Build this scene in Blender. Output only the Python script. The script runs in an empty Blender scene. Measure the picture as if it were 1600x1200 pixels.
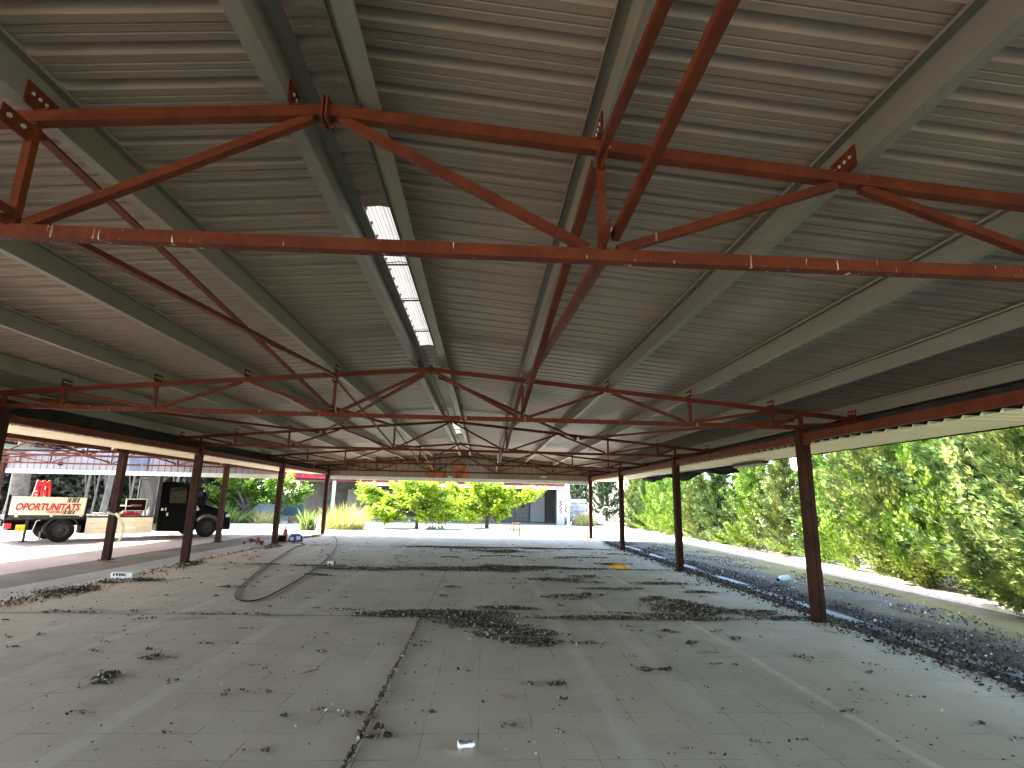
import bpy, math, random
from mathutils import Vector, Matrix, Euler, noise as mnoise
R = math.radians
rnd = random.Random(7)
scene = bpy.context.scene
COL = scene.collection

# ------------------------------------------------------------------ materials
class NB:
    def __init__(s, name):
        s.m = bpy.data.materials.new(name); s.m.use_nodes = True
        s.nt = s.m.node_tree; s.nt.nodes.clear()
        s.out = s.n('ShaderNodeOutputMaterial')
    def n(s, t, **k):
        x = s.nt.nodes.new(t)
        for a, b in k.items(): setattr(x, a, b)
        return x
    def put(s, sock, v):
        if v is None: return
        if hasattr(v, 'is_linked') or isinstance(v, bpy.types.NodeSocket): s.nt.links.new(v, sock)
        elif isinstance(v, (tuple, list)) and len(v) == 3 and sock.type == 'RGBA': sock.default_value = (*v, 1)
        else: sock.default_value = v
    def math(s, op, a, b=None, c=None, clamp=False):
        x = s.n('ShaderNodeMath', operation=op, use_clamp=clamp)
        for i, v in enumerate((a, b, c)): s.put(x.inputs[i], v)
        return x.outputs[0]
    def mix(s, f, a, b, mode='MIX'):
        x = s.n('ShaderNodeMix', data_type='RGBA', blend_type=mode)
        s.put(x.inputs[0], f); s.put(x.inputs[6], a); s.put(x.inputs[7], b)
        return x.outputs[2]
    def pos(s): return s.n('ShaderNodeNewGeometry').outputs['Position']
    def obj(s): return s.n('ShaderNodeTexCoord').outputs['Object']
    def island(s): return s.n('ShaderNodeNewGeometry').outputs['Random Per Island']
    def scale(s, v, xyz):
        x = s.n('ShaderNodeVectorMath', operation='MULTIPLY'); s.put(x.inputs[0], v); x.inputs[1].default_value = xyz
        return x.outputs[0]
    def noise(s, v, sc, det=4, rough=.55, dist=0):
        x = s.n('ShaderNodeTexNoise'); s.put(x.inputs['Vector'], v)
        x.inputs['Scale'].default_value = sc; x.inputs['Detail'].default_value = det
        x.inputs['Roughness'].default_value = rough; x.inputs['Distortion'].default_value = dist
        return x.outputs['Fac']
    def vor(s, v, sc, feat='F1', out='Distance'):
        x = s.n('ShaderNodeTexVoronoi', feature=feat); s.put(x.inputs['Vector'], v); x.inputs['Scale'].default_value = sc
        return x.outputs[out]
    def ramp(s, f, stops, interp='LINEAR'):
        x = s.n('ShaderNodeValToRGB'); s.put(x.inputs[0], f); x.color_ramp.interpolation = interp
        e = x.color_ramp.elements
        while len(e) < len(stops): e.new(.5)
        for i, (p, c) in enumerate(stops):
            e[i].position = p; e[i].color = (c, c, c, 1) if not isinstance(c, tuple) else (*c, 1)
        return x.outputs[0]
    def sstep(s, v, a, b):
        x = s.n('ShaderNodeMapRange', interpolation_type='SMOOTHSTEP')
        s.put(x.inputs[0], v); x.inputs[1].default_value = a; x.inputs[2].default_value = b
        return x.outputs[0]
    def bump(s, h, strength=.3, dist=.01):
        x = s.n('ShaderNodeBump'); s.put(x.inputs['Height'], h)
        x.inputs['Strength'].default_value = strength; x.inputs['Distance'].default_value = dist
        return x.outputs[0]
    def xyz(s, v):
        x = s.n('ShaderNodeSeparateXYZ'); s.put(x.inputs[0], v); return x.outputs
    def bsdf(s, col, rough=.6, metal=0, normal=None, spec=.5, **k):
        b = s.n('ShaderNodeBsdfPrincipled')
        s.put(b.inputs['Base Color'], col); s.put(b.inputs['Roughness'], rough); s.put(b.inputs['Metallic'], metal)
        s.put(b.inputs['Specular IOR Level'], spec)
        if normal is not None: s.put(b.inputs['Normal'], normal)
        for a, v in k.items(): s.put(b.inputs[a], v)
        s.nt.links.new(b.outputs[0], s.out.inputs[0]); return b

def simple(name, col, rough=.6, metal=0, var=.25, sc=6, bump=0, spec=.5, dirt=None, coords='pos'):
    b = NB(name); v = b.pos() if coords == 'pos' else b.obj()
    f = b.noise(v, sc, 5, .6)
    lo = tuple(c * (1 - var) for c in col); hi = tuple(min(1, c * (1 + var)) for c in col)
    c = b.mix(b.sstep(f, .3, .7), lo, hi)
    if dirt:
        c = b.mix(b.math('MULTIPLY', b.sstep(b.noise(v, sc * .35, 6, .7), .52, .72), dirt[1]), c, dirt[0])
    nrm = b.bump(b.noise(v, sc * 5, 3), bump, .01) if bump else None
    r = b.math('ADD', rough - .08, b.math('MULTIPLY', f, .16))
    b.bsdf(c, r, metal, nrm, spec)
    return b.m

def red_oxide(name, streaks):
    b = NB(name); v = b.pos()
    f = b.noise(v, 7, 6, .65); g = b.noise(v, 60, 3)
    c = b.mix(b.sstep(f, .3, .75), (.070, .0135, .0048), (.118, .026, .0075))
    c = b.mix(b.math('MULTIPLY', b.sstep(b.noise(v, 16, 6, .75), .54, .68), .75), c, (.034, .015, .009))      # bare rust
    c = b.mix(b.math('MULTIPLY', b.sstep(b.noise(v, 34, 5, .7), .60, .72), .5), c, (.19, .072, .036))           # chalky patches
    s0 = b.sstep(b.noise(b.scale(v, (1, 1, .08)), 26, 3, .6), .70, .75)
    if streaks:   # bird droppings and scrapes running down the sides of the chord
        s1 = b.sstep(b.noise(b.scale(v, (1, 1, .06)), 22, 3, .6), .655, .71)
        s2 = b.sstep(b.noise(b.scale(v, (1, .2, .12)), 70, 2, .5), .70, .75)
        gate = b.sstep(b.noise(v, 2.2, 2), .36, .55)
        c = b.mix(b.math('MULTIPLY', b.math('MAXIMUM', s1, s2), b.math('MULTIPLY', gate, .85)), c, (.55, .50, .42))
    else:
        c = b.mix(b.math('MULTIPLY', s0, b.math('MULTIPLY', b.sstep(b.noise(v, 1.3, 2), .5, .62), .5)), c, (.40, .34, .27))
    b.bsdf(c, b.math('ADD', .55, b.math('MULTIPLY', g, .25)), 0, b.bump(b.math('ADD', g, f), .2, .004), .22)
    return b.m

def galvanised(name, tint=(.20, .192, .158)):
    b = NB(name); v = b.pos()
    f = b.vor(b.scale(v, (1, .5, 1)), 60, 'F1', 'Color')
    n = b.noise(b.scale(v, (1, .25, 1)), 3, 5, .6)
    x = b.n('ShaderNodeSeparateColor'); b.put(x.inputs[0], f)
    c = b.mix(b.math('MULTIPLY', x.outputs[0], .35), tint, tuple(t * .72 for t in tint))
    c = b.mix(b.sstep(n, .45, .75), c, (.175, .165, .105))
    b.bsdf(c, b.math('ADD', .38, b.math('MULTIPLY', n, .25)), .25, None, .4)
    return b.m

def sheet_mat(name, col, rough=.42, spots=.25):
    b = NB(name); v = b.pos(); x, y, z = b.xyz(v)
    n = b.noise(b.scale(v, (.6, 1.2, 1)), 1.1, 6, .65); g = b.noise(v, 25, 4)
    wn = b.n('ShaderNodeTexWhiteNoise', noise_dimensions='1D'); b.put(wn.inputs['W'], b.math('FLOOR', b.math('ADD', y, .1)))
    c = b.mix(b.sstep(n, .35, .7), tuple(t * .9 for t in col), tuple(t * 1.05 for t in col))
    c = b.mix(b.math('MULTIPLY', wn.outputs[0], .22), c, tuple(t * .72 for t in col))
    c = b.mix(b.math('MULTIPLY', b.sstep(b.noise(b.scale(v, (.5, .9, 1)), 1.7, 4, .6), .56, .72), spots), c, tuple(t * u for t, u in zip(col, (.52, .46, .38))))
    c = b.mix(b.math('MULTIPLY', b.sstep(b.noise(v, 11, 5, .75), .66, .74), .5), c, (.16, .08, .04))
    d = b.math('ABSOLUTE', b.math('SUBTRACT', b.math('FRACT', b.math('ADD', y, .1)), .02))
    c = b.mix(b.math('MULTIPLY', b.math('SUBTRACT', 1, b.sstep(d, .003, .008)), .6), c, tuple(t * .3 for t in col))   # side laps
    b.bsdf(c, b.math('ADD', rough - .06, b.math('MULTIPLY', g, .16)), 0, None, .4)
    return b.m

def leaf_mat(name, stops, trans=.45, rough=.5, big=.6):
    b = NB(name); v = b.pos()
    i = b.island()
    f = b.math('ADD', b.math('MULTIPLY', i, .65), b.math('MULTIPLY', b.sstep(b.noise(v, big, 2), .3, .7), .35))
    c = b.ramp(f, stops)
    p = b.n('ShaderNodeBsdfPrincipled'); b.put(p.inputs['Base Color'], c); p.inputs['Roughness'].default_value = rough
    p.inputs['Specular IOR Level'].default_value = .3
    t = b.n('ShaderNodeBsdfTranslucent'); b.put(t.inputs[0], b.mix(1, c, (.88, 1.0, .6), 'MULTIPLY'))
    m = b.n('ShaderNodeMixShader'); m.inputs[0].default_value = trans
    b.nt.links.new(p.outputs[0], m.inputs[1]); b.nt.links.new(t.outputs[0], m.inputs[2])
    b.nt.links.new(m.outputs[0], b.out.inputs[0])
    return b.m

def litter_mat(name, stops):
    b = NB(name); b.bsdf(b.ramp(b.island(), stops), .8, 0, None, .2); return b.m

M = {}
M['oxide'] = red_oxide('red_oxide_paint', False)
M['oxide_streak'] = red_oxide('red_oxide_paint_streaked', True)
M['column'] = simple('dark_maroon_column_paint', (.034, .0115, .0075), .65, 0, .4, 5, spec=.12, dirt=((.035, .022, .015), .6))
M['galv'] = galvanised('galvanised_steel')
M['sheet'] = sheet_mat('roof_sheet_underside', (.238, .192, .143))
M['cream'] = sheet_mat('cream_sheet', (.84, .79, .58), .5, .1)
M['gable'] = sheet_mat('gable_sheet', (.27, .225, .165), .5, .35)
M['pale_gable'] = sheet_mat('pale_gable_sheet', (.27, .27, .285), .5, .25)
M['shadowfascia'] = simple('shadow_toned_fascia', (.03, .031, .027), .8, 0, .3, 3, spec=.1)  # roof sheet colour darkened to stand for shadow at the eave
M['alu'] = simple('weathered_aluminium', (.55, .58, .57), .4, .3, .12, 5)
M['bolt'] = simple('zinc_bolt', (.75, .75, .72), .3, .6, .05, 20)
M['dark'] = simple('dark_cloth', (.012, .013, .013), .85, 0, .4, 12, spec=.05)
M['black'] = simple('black_vehicle_paint', (.004, .004, .0045), .45, 0, .2, 4, spec=.08)
M['blackplastic'] = simple('black_plastic', (.008, .008, .0085), .6, 0, .25, 20, spec=.06)
M['tyre'] = simple('tyre_rubber', (.016, .0155, .015), .85, 0, .3, 14, spec=.08, dirt=((.06, .05, .04), .5))
M['rim'] = simple('dusty_steel_rim', (.05, .05, .05), .6, .2, .3, 12, spec=.15)
M['greysteel'] = simple('grey_steel_post', (.045, .047, .05), .65, 0, .3, 8, spec=.1)
M['board'] = simple('cream_board', (.82, .77, .60), .55, 0, .08, 5, dirt=((.55, .48, .33), .35))
M['redletter'] = simple('red_lettering', (.50, .012, .02), .5, 0, .1, 10)
M['blackink'] = simple('black_print', (.015, .015, .016), .6, 0, .2, 10)
M['redpaint'] = simple('bright_red_paint', (.62, .012, .02), .4, 0, .15, 6)
M['redlamp'] = simple('red_lamp_lens', (.6, .02, .03), .25, 0, .1, 10)
M['yellow'] = simple('yellow_reflector', (.75, .52, .02), .4, 0, .15, 14)
M['white'] = simple('white_paint', (.62, .61, .58), .5, 0, .06, 6, dirt=((.5, .46, .4), .35))
M['bluewhite'] = simple('bluish_plastic', (.55, .68, .85), .35, 0, .1, 10)
M['blue'] = simple('blue_plastic', (.02, .05, .22), .45, 0, .2, 10)
M['orange'] = simple('orange_plastic', (.62, .17, .02), .5, 0, .15, 10)
M['wood'] = simple('bare_timber', (.20, .13, .06), .7, 0, .3, 16)
M['rustplate'] = simple('rusty_sheet', (.36, .13, .035), .75, 0, .4, 5, dirt=((.10, .03, .012), .7))
M['redsheet'] = simple('red_roof_sheet', (.42, .02, .035), .5, 0, .2, 3)
M['terracotta'] = simple('terracotta_edge', (.42, .06, .04), .6, 0, .25, 6)
M['plaster'] = simple('white_plaster', (.34, .35, .37), .7, 0, .06, 2, dirt=((.22, .21, .2), .5))
M['greywall'] = simple('grey_panel', (.30, .29, .25), .7, 0, .15, 1.2, dirt=((.14, .13, .11), .6))
M['darkwall'] = simple('dark_interior_panel', (.075, .075, .07), .8, 0, .3, 2)
M['graffiti'] = simple('magenta_spray_paint', (.16, .008, .05), .6, 0, .3, 10)
M['hosemat'] = simple('black_hose', (.014, .013, .012), .6, 0, .3, 20, spec=.15, dirt=((.08, .07, .055), .4))
M['bag'] = simple('yellow_plastic_film', (.78, .42, .03), .35, 0, .2, 8)
M['concreteblock'] = simple('pale_concrete', (.62, .60, .55), .8, 0, .15, 6)
M['bark'] = simple('grey_bark', (.085, .07, .055), .85, 0, .4, 7, bump=.5)
M['palebark'] = simple('pale_eucalyptus_bark', (.085, .08, .07), .85, 0, .3, 3, bump=.3)
M['twig'] = simple('brown_twig', (.15, .10, .06), .85, 0, .3, 12)
M['strapcloth'] = simple('beige_cloth_strip', (.60, .53, .38), .8, 0, .2, 9)
M['foil'] = simple('crumpled_foil', (.8, .8, .82), .22, .9, .1, 40, bump=.4)
M['glass'] = NB('dark_window_glass'); _b = M['glass']; _b.bsdf((.012, .016, .016), .06, 0, None, .6); M['glass'] = _b.m
M['headlamp'] = simple('clear_headlamp', (.6, .66, .66), .15, .2, .1, 10)
M['tarp'] = simple('teal_tarpaulin', (.015, .06, .07), .5, 0, .25, 5)

def translucent_mat():
    b = NB('translucent_ridge_sheet'); v = b.pos()
    w = b.math('SINE', b.math('MULTIPLY', b.xyz(v)[0], 2 * math.pi / .028))
    c = b.mix(b.sstep(w, -.9, .2), (.06, .058, .053), (.105, .102, .092))
    c = b.mix(b.math('MULTIPLY', b.sstep(b.noise(v, 7, 4), .45, .7), .35), c, (.06, .053, .042))
    t = b.n('ShaderNodeBsdfTranslucent'); b.put(t.inputs[0], c)
    d = b.n('ShaderNodeBsdfDiffuse'); b.put(d.inputs[0], c)
    m = b.n('ShaderNodeMixShader'); m.inputs[0].default_value = .3
    b.nt.links.new(t.outputs[0], m.inputs[1]); b.nt.links.new(d.outputs[0], m.inputs[2])
    b.nt.links.new(m.outputs[0], b.out.inputs[0]); return b.m
M['skylight'] = translucent_mat()

def floor_mat():
    b = NB('worn_concrete_tiles'); v = b.pos(); x, y, z = b.xyz(v)
    wob = b.math('MULTIPLY', b.math('SUBTRACT', b.noise(v, 1.5, 3), .5), .02)
    def line(c, pitch, off, w):
        m = b.math('FLOORED_MODULO', b.math('ADD', b.math('ADD', c, wob), off), pitch)
        d = b.math('MINIMUM', m, b.math('SUBTRACT', pitch, m))
        return b.math('SUBTRACT', 1, b.sstep(d, w * .3, w))
    tl = b.math('MAXIMUM', line(x, .345, .25, .006), line(y, .35, .43, .006))
    gate = b.sstep(b.noise(v, 2.3, 5, .7), .44, .66)
    tiles = b.math('MULTIPLY', tl, b.math('ADD', .05, b.math('MULTIPLY', gate, .68)))
    # each tile a slightly different grey
    cell = b.n('ShaderNodeTexWhiteNoise', noise_dimensions='2D')
    cx = b.n('ShaderNodeCombineXYZ')
    b.put(cx.inputs[0], b.math('FLOOR', b.math('DIVIDE', b.math('ADD', x, .25), .345)))
    b.put(cx.inputs[1], b.math('FLOOR', b.math('DIVIDE', b.math('ADD', y, .43), .35)))
    b.put(cell.inputs['Vector'], cx.outputs[0])
    big = b.noise(v, .35, 6, .6); mid = b.noise(v, 1.7, 6, .65); fine = b.noise(v, 38, 4, .7)
    c = b.mix(b.sstep(big, .3, .7), (.49, .422, .315), (.595, .525, .405))
    c = b.mix(b.math('MULTIPLY', b.math('SUBTRACT', 1, b.sstep(b.math('ADD', x, b.math('MULTIPLY', mid, 2.2)), -4.6, -1.2)), .62), c, (.55, .40, .30))
    c = b.mix(b.math('MULTIPLY', cell.outputs[0], .2), c, (.27, .25, .20))
    c = b.mix(b.math('MULTIPLY', b.sstep(mid, .52, .75), .45), c, (.29, .26, .19))
    c = b.mix(b.math('MULTIPLY', b.sstep(b.noise(b.scale(v, (.5, 1.6, 1)), 3.2, 5, .7), .55, .72), .3), c, (.54, .51, .42))
    c = b.mix(b.math('MULTIPLY', b.sstep(fine, .45, .8), .28), c, (.20, .185, .15))
    # worn pale stripes along the hall
    st = None
    for x0, w, a in ((3.38, .05, .65), (2.38, .12, .26), (1.70, .09, .34), (-1.55, .12, .36), (-2.9, .08, .42), (-3.75, .06, .35), (.62, .08, .08)):
        sl = b.math('MULTIPLY', b.math('SUBTRACT', y, 8), .0)
        d = b.math('ABSOLUTE', b.math('SUBTRACT', b.math('ADD', x, b.math('ADD', sl, b.math('MULTIPLY', wob, 2))), x0))
        k = b.math('MULTIPLY', b.math('SUBTRACT', 1, b.sstep(d, w * .35, w)), a)
        st = k if st is None else b.math('MAXIMUM', st, k)
    st = b.math('MULTIPLY', st, b.sstep(b.noise(b.scale(v, (2, .5, 1)), 2.2, 5, .7), .25, .62))
    c = b.mix(st, c, (.70, .67, .57))
    c = b.mix(tiles, c, (.07, .062, .045))
    c = b.mix(b.math('MULTIPLY', b.sstep(b.noise(b.scale(v, (.8, .35, 1)), .9, 6, .72), .52, .68), .28), c, (.24, .21, .15))
    # expansion joints under the trusses and along the ridge
    j = None
    for yy in (2.2, 7.2, 12.2, 17.2):
        d = b.math('ABSOLUTE', b.math('SUBTRACT', b.math('ADD', y, wob), yy))
        k = b.math('SUBTRACT', 1, b.sstep(d, .008, .02)); j = k if j is None else b.math('MAXIMUM', j, k)
    d = b.math('ABSOLUTE', b.math('SUBTRACT', b.math('ADD', x, b.math('ADD', wob, wob)), .06))
    j = b.math('MAXIMUM', j, b.math('MULTIPLY', b.math('SUBTRACT', 1, b.sstep(d, .006, .016)), b.math('SUBTRACT', 1, b.math('MULTIPLY', b.sstep(y, 6.4, 7.2), .6))))
    c = b.mix(b.math('MULTIPLY', j, .9), c, (.04, .036, .03))
    hal = None
    for yy, ww in ((7.15, .55), (12.1, .8), (17.1, .9)):
        d = b.math('ABSOLUTE', b.math('SUBTRACT', y, yy)); k = b.math('SUBTRACT', 1, b.sstep(d, 0, ww)); hal = k if hal is None else b.math('MAXIMUM', hal, k)
    hal = b.math('MULTIPLY', hal, b.sstep(b.noise(b.scale(v, (.7, 1.5, 1)), 1.6, 6, .7), .45, .68))
    c = b.mix(b.math('MULTIPLY', hal, .6), c, (.13, .115, .085))
    sp = b.sstep(b.noise(v, 75, 3, .7), .66, .72)
    c = b.mix(b.math('MULTIPLY', sp, b.math('MULTIPLY', b.sstep(b.noise(v, 1.1, 5, .7), .45, .6), .75)), c, (.06, .05, .035))
    h = b.math('SUBTRACT', b.math('MULTIPLY', fine, .3), b.math('MULTIPLY', b.math('MAXIMUM', tiles, j), 1.2))
    b.bsdf(c, b.math('ADD', .62, b.math('MULTIPLY', mid, .25)), 0, b.bump(h, .35, .006), .35)
    return b.m
M['floor'] = floor_mat()

def yard_right_mat():
    b = NB('mossy_yard'); v = b.pos(); x, y, z = b.xyz(v)
    n1 = b.noise(v, .7, 6, .65); n2 = b.noise(v, 5, 6, .7); n3 = b.noise(v, 45, 4, .7)
    c = b.mix(b.sstep(n2, .3, .7), (.10, .092, .072), (.17, .155, .122))
    soil = b.math('MULTIPLY', b.math('SUBTRACT', 1, b.sstep(b.math('ADD', x, b.math('MULTIPLY', b.math('SUBTRACT', n1, .5), 3.2)), 6.2, 7.5)), .93)
    c = b.mix(soil, c, b.mix(n3, (.026, .020, .013), (.075, .058, .040)))
    my = b.math('MULTIPLY', b.sstep(b.noise(b.scale(v, (1.1, .28, 1)), 1.0, 4, .6), .43, .55), b.sstep(x, 6.3, 7.0))
    c = b.mix(b.math('MULTIPLY', my, b.math('ADD', .35, b.math('MULTIPLY', n2, .5))), c, (.20, .185, .04))
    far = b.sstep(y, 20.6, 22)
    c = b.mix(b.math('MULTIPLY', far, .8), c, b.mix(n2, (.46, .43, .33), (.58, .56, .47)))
    c = b.mix(b.math('MULTIPLY', b.sstep(n3, .5, .75), .4), c, (.06, .05, .04))
    b.bsdf(c, .8, 0, b.bump(n3, .5, .01), .3); return b.m
M['yard_right'] = yard_right_mat()

def ground_mat(name, a, c2, dirtc, k=.4, sc=1.0, rough=.85):
    b = NB(name); v = b.pos()
    n1 = b.noise(v, .5 * sc, 6, .6); n2 = b.noise(v, 6 * sc, 6, .7); n3 = b.noise(v, 50, 3, .7)
    c = b.mix(b.sstep(n1, .35, .65), a, c2)
    c = b.mix(b.math('MULTIPLY', b.sstep(n2, .5, .72), k), c, dirtc)
    b.bsdf(c, rough, 0, b.bump(b.math('ADD', n2, b.math('MULTIPLY', n3, .4)), .3, .01), .3); return b.m
M['front'] = ground_mat('pale_dusty_yard', (.40, .375, .32), (.48, .455, .39), (.22, .19, .145), .5)
M['leftyard'] = ground_mat('pink_dusty_concrete', (.38, .285, .225), (.44, .35, .29), (.26, .15, .10), .5)
M['dirt'] = ground_mat('brown_mossy_dirt', (.085, .066, .038), (.15, .11, .065), (.05, .045, .02), .6, 2)
M['gutter'] = ground_mat('grey_gutter_concrete', (.25, .24, .21), (.32, .31, .28), (.13, .12, .10), .5, 1.5)
M['soil'] = ground_mat('hedge_soil', (.30, .24, .16), (.42, .35, .25), (.14, .10, .06), .6, 2)
M['kerb'] = ground_mat('concrete_kerb', (.55, .52, .45), (.62, .60, .53), (.35, .31, .25), .4, 3)
M['land'] = ground_mat('dry_land', (.36, .31, .22), (.44, .39, .29), (.2, .17, .1), .5)
b = NB('wet_channel'); v = b.pos()
b.bsdf(b.mix(b.sstep(b.noise(v, 3, 5), .35, .7), (.14, .14, .135), (.26, .265, .26)), b.math('ADD', .25, b.math('MULTIPLY', b.noise(v, 9, 4), .45)), 0, None, .6)
M['wet'] = b.m
M['litter'] = litter_mat('dead_leaves', [(0, (.028, .021, .014)), (.35, (.065, .05, .034)), (.7, (.125, .10, .072)), (.86, (.24, .20, .15)), (1, (.60, .55, .46))])
M['litterdark'] = litter_mat('rotten_leaves', [(0, (.020, .015, .010)), (.5, (.05, .038, .026)), (.85, (.10, .08, .06)), (.96, (.20, .17, .14)), (1, (.40, .37, .33))])
M['chip'] = litter_mat('pale_pebbles', [(0, (.25, .24, .22)), (.6, (.5, .48, .44)), (1, (.72, .7, .66))])
M['needle'] = litter_mat('cut_scraps', [(0, (.09, .085, .07)), (.5, (.2, .18, .15)), (1, (.5, .48, .44))])
def cypress_mat(name, stops, trans):
    b = NB(name); v = b.pos()
    f = b.math('ADD', b.math('MULTIPLY', b.island(), .40), b.math('MULTIPLY', b.sstep(b.noise(v, 3.2, 3), .3, .7), .60))  # noise tone puts lit plumes and shadowed gaps into the leaf colour
    c = b.ramp(f, stops)
    p = b.n('ShaderNodeBsdfPrincipled'); b.put(p.inputs['Base Color'], c); p.inputs['Roughness'].default_value = .55; p.inputs['Specular IOR Level'].default_value = .25
    t = b.n('ShaderNodeBsdfTranslucent'); b.put(t.inputs[0], c)
    m = b.n('ShaderNodeMixShader'); m.inputs[0].default_value = trans
    b.nt.links.new(p.outputs[0], m.inputs[1]); b.nt.links.new(t.outputs[0], m.inputs[2]); b.nt.links.new(m.outputs[0], b.out.inputs[0])
    return b.m
CY = {
 'green': cypress_mat('bright_cypress_leaf', [(0, (.022, .06, .009)), (.36, (.085, .17, .018)), (.74, (.22, .32, .036)), (1, (.36, .43, .08))], .14),
 'olive': cypress_mat('olive_cypress_leaf', [(0, (.018, .036, .011)), (.36, (.085, .13, .030)), (.74, (.22, .26, .065)), (1, (.42, .42, .15))], .12),
 'mid': cypress_mat('deep_green_cypress_leaf', [(0, (.014, .032, .010)), (.4, (.055, .105, .026)), (.78, (.15, .21, .05)), (1, (.33, .36, .12))], .12),
 'dark': cypress_mat('dark_cypress_leaf', [(0, (.012, .028, .014)), (.6, (.03, .06, .026)), (1, (.07, .11, .05))], .2),
}
M['lime'] = leaf_mat('lime_broad_leaf', [(0, (.05, .11, .010)), (.25, (.20, .31, .018)), (.6, (.38, .46, .03)), (1, (.50, .53, .12))], .55)
M['midgreen'] = leaf_mat('green_broad_leaf', [(0, (.025, .07, .012)), (.5, (.10, .19, .02)), (1, (.28, .36, .05))], .5)
M['straw'] = leaf_mat('dry_grass_blade', [(0, (.20, .21, .05)), (.45, (.44, .40, .15)), (1, (.74, .66, .42))], .4)
M['weed'] = leaf_mat('weed_leaf', [(0, (.05, .11, .02)), (.5, (.16, .22, .06)), (1, (.42, .38, .22))], .4)
M['thicket'] = leaf_mat('shaded_thicket_leaf', [(0, (.012, .014, .008)), (.6, (.04, .042, .024)), (.9, (.10, .095, .06)), (1, (.22, .2, .14))], .15)

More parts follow.
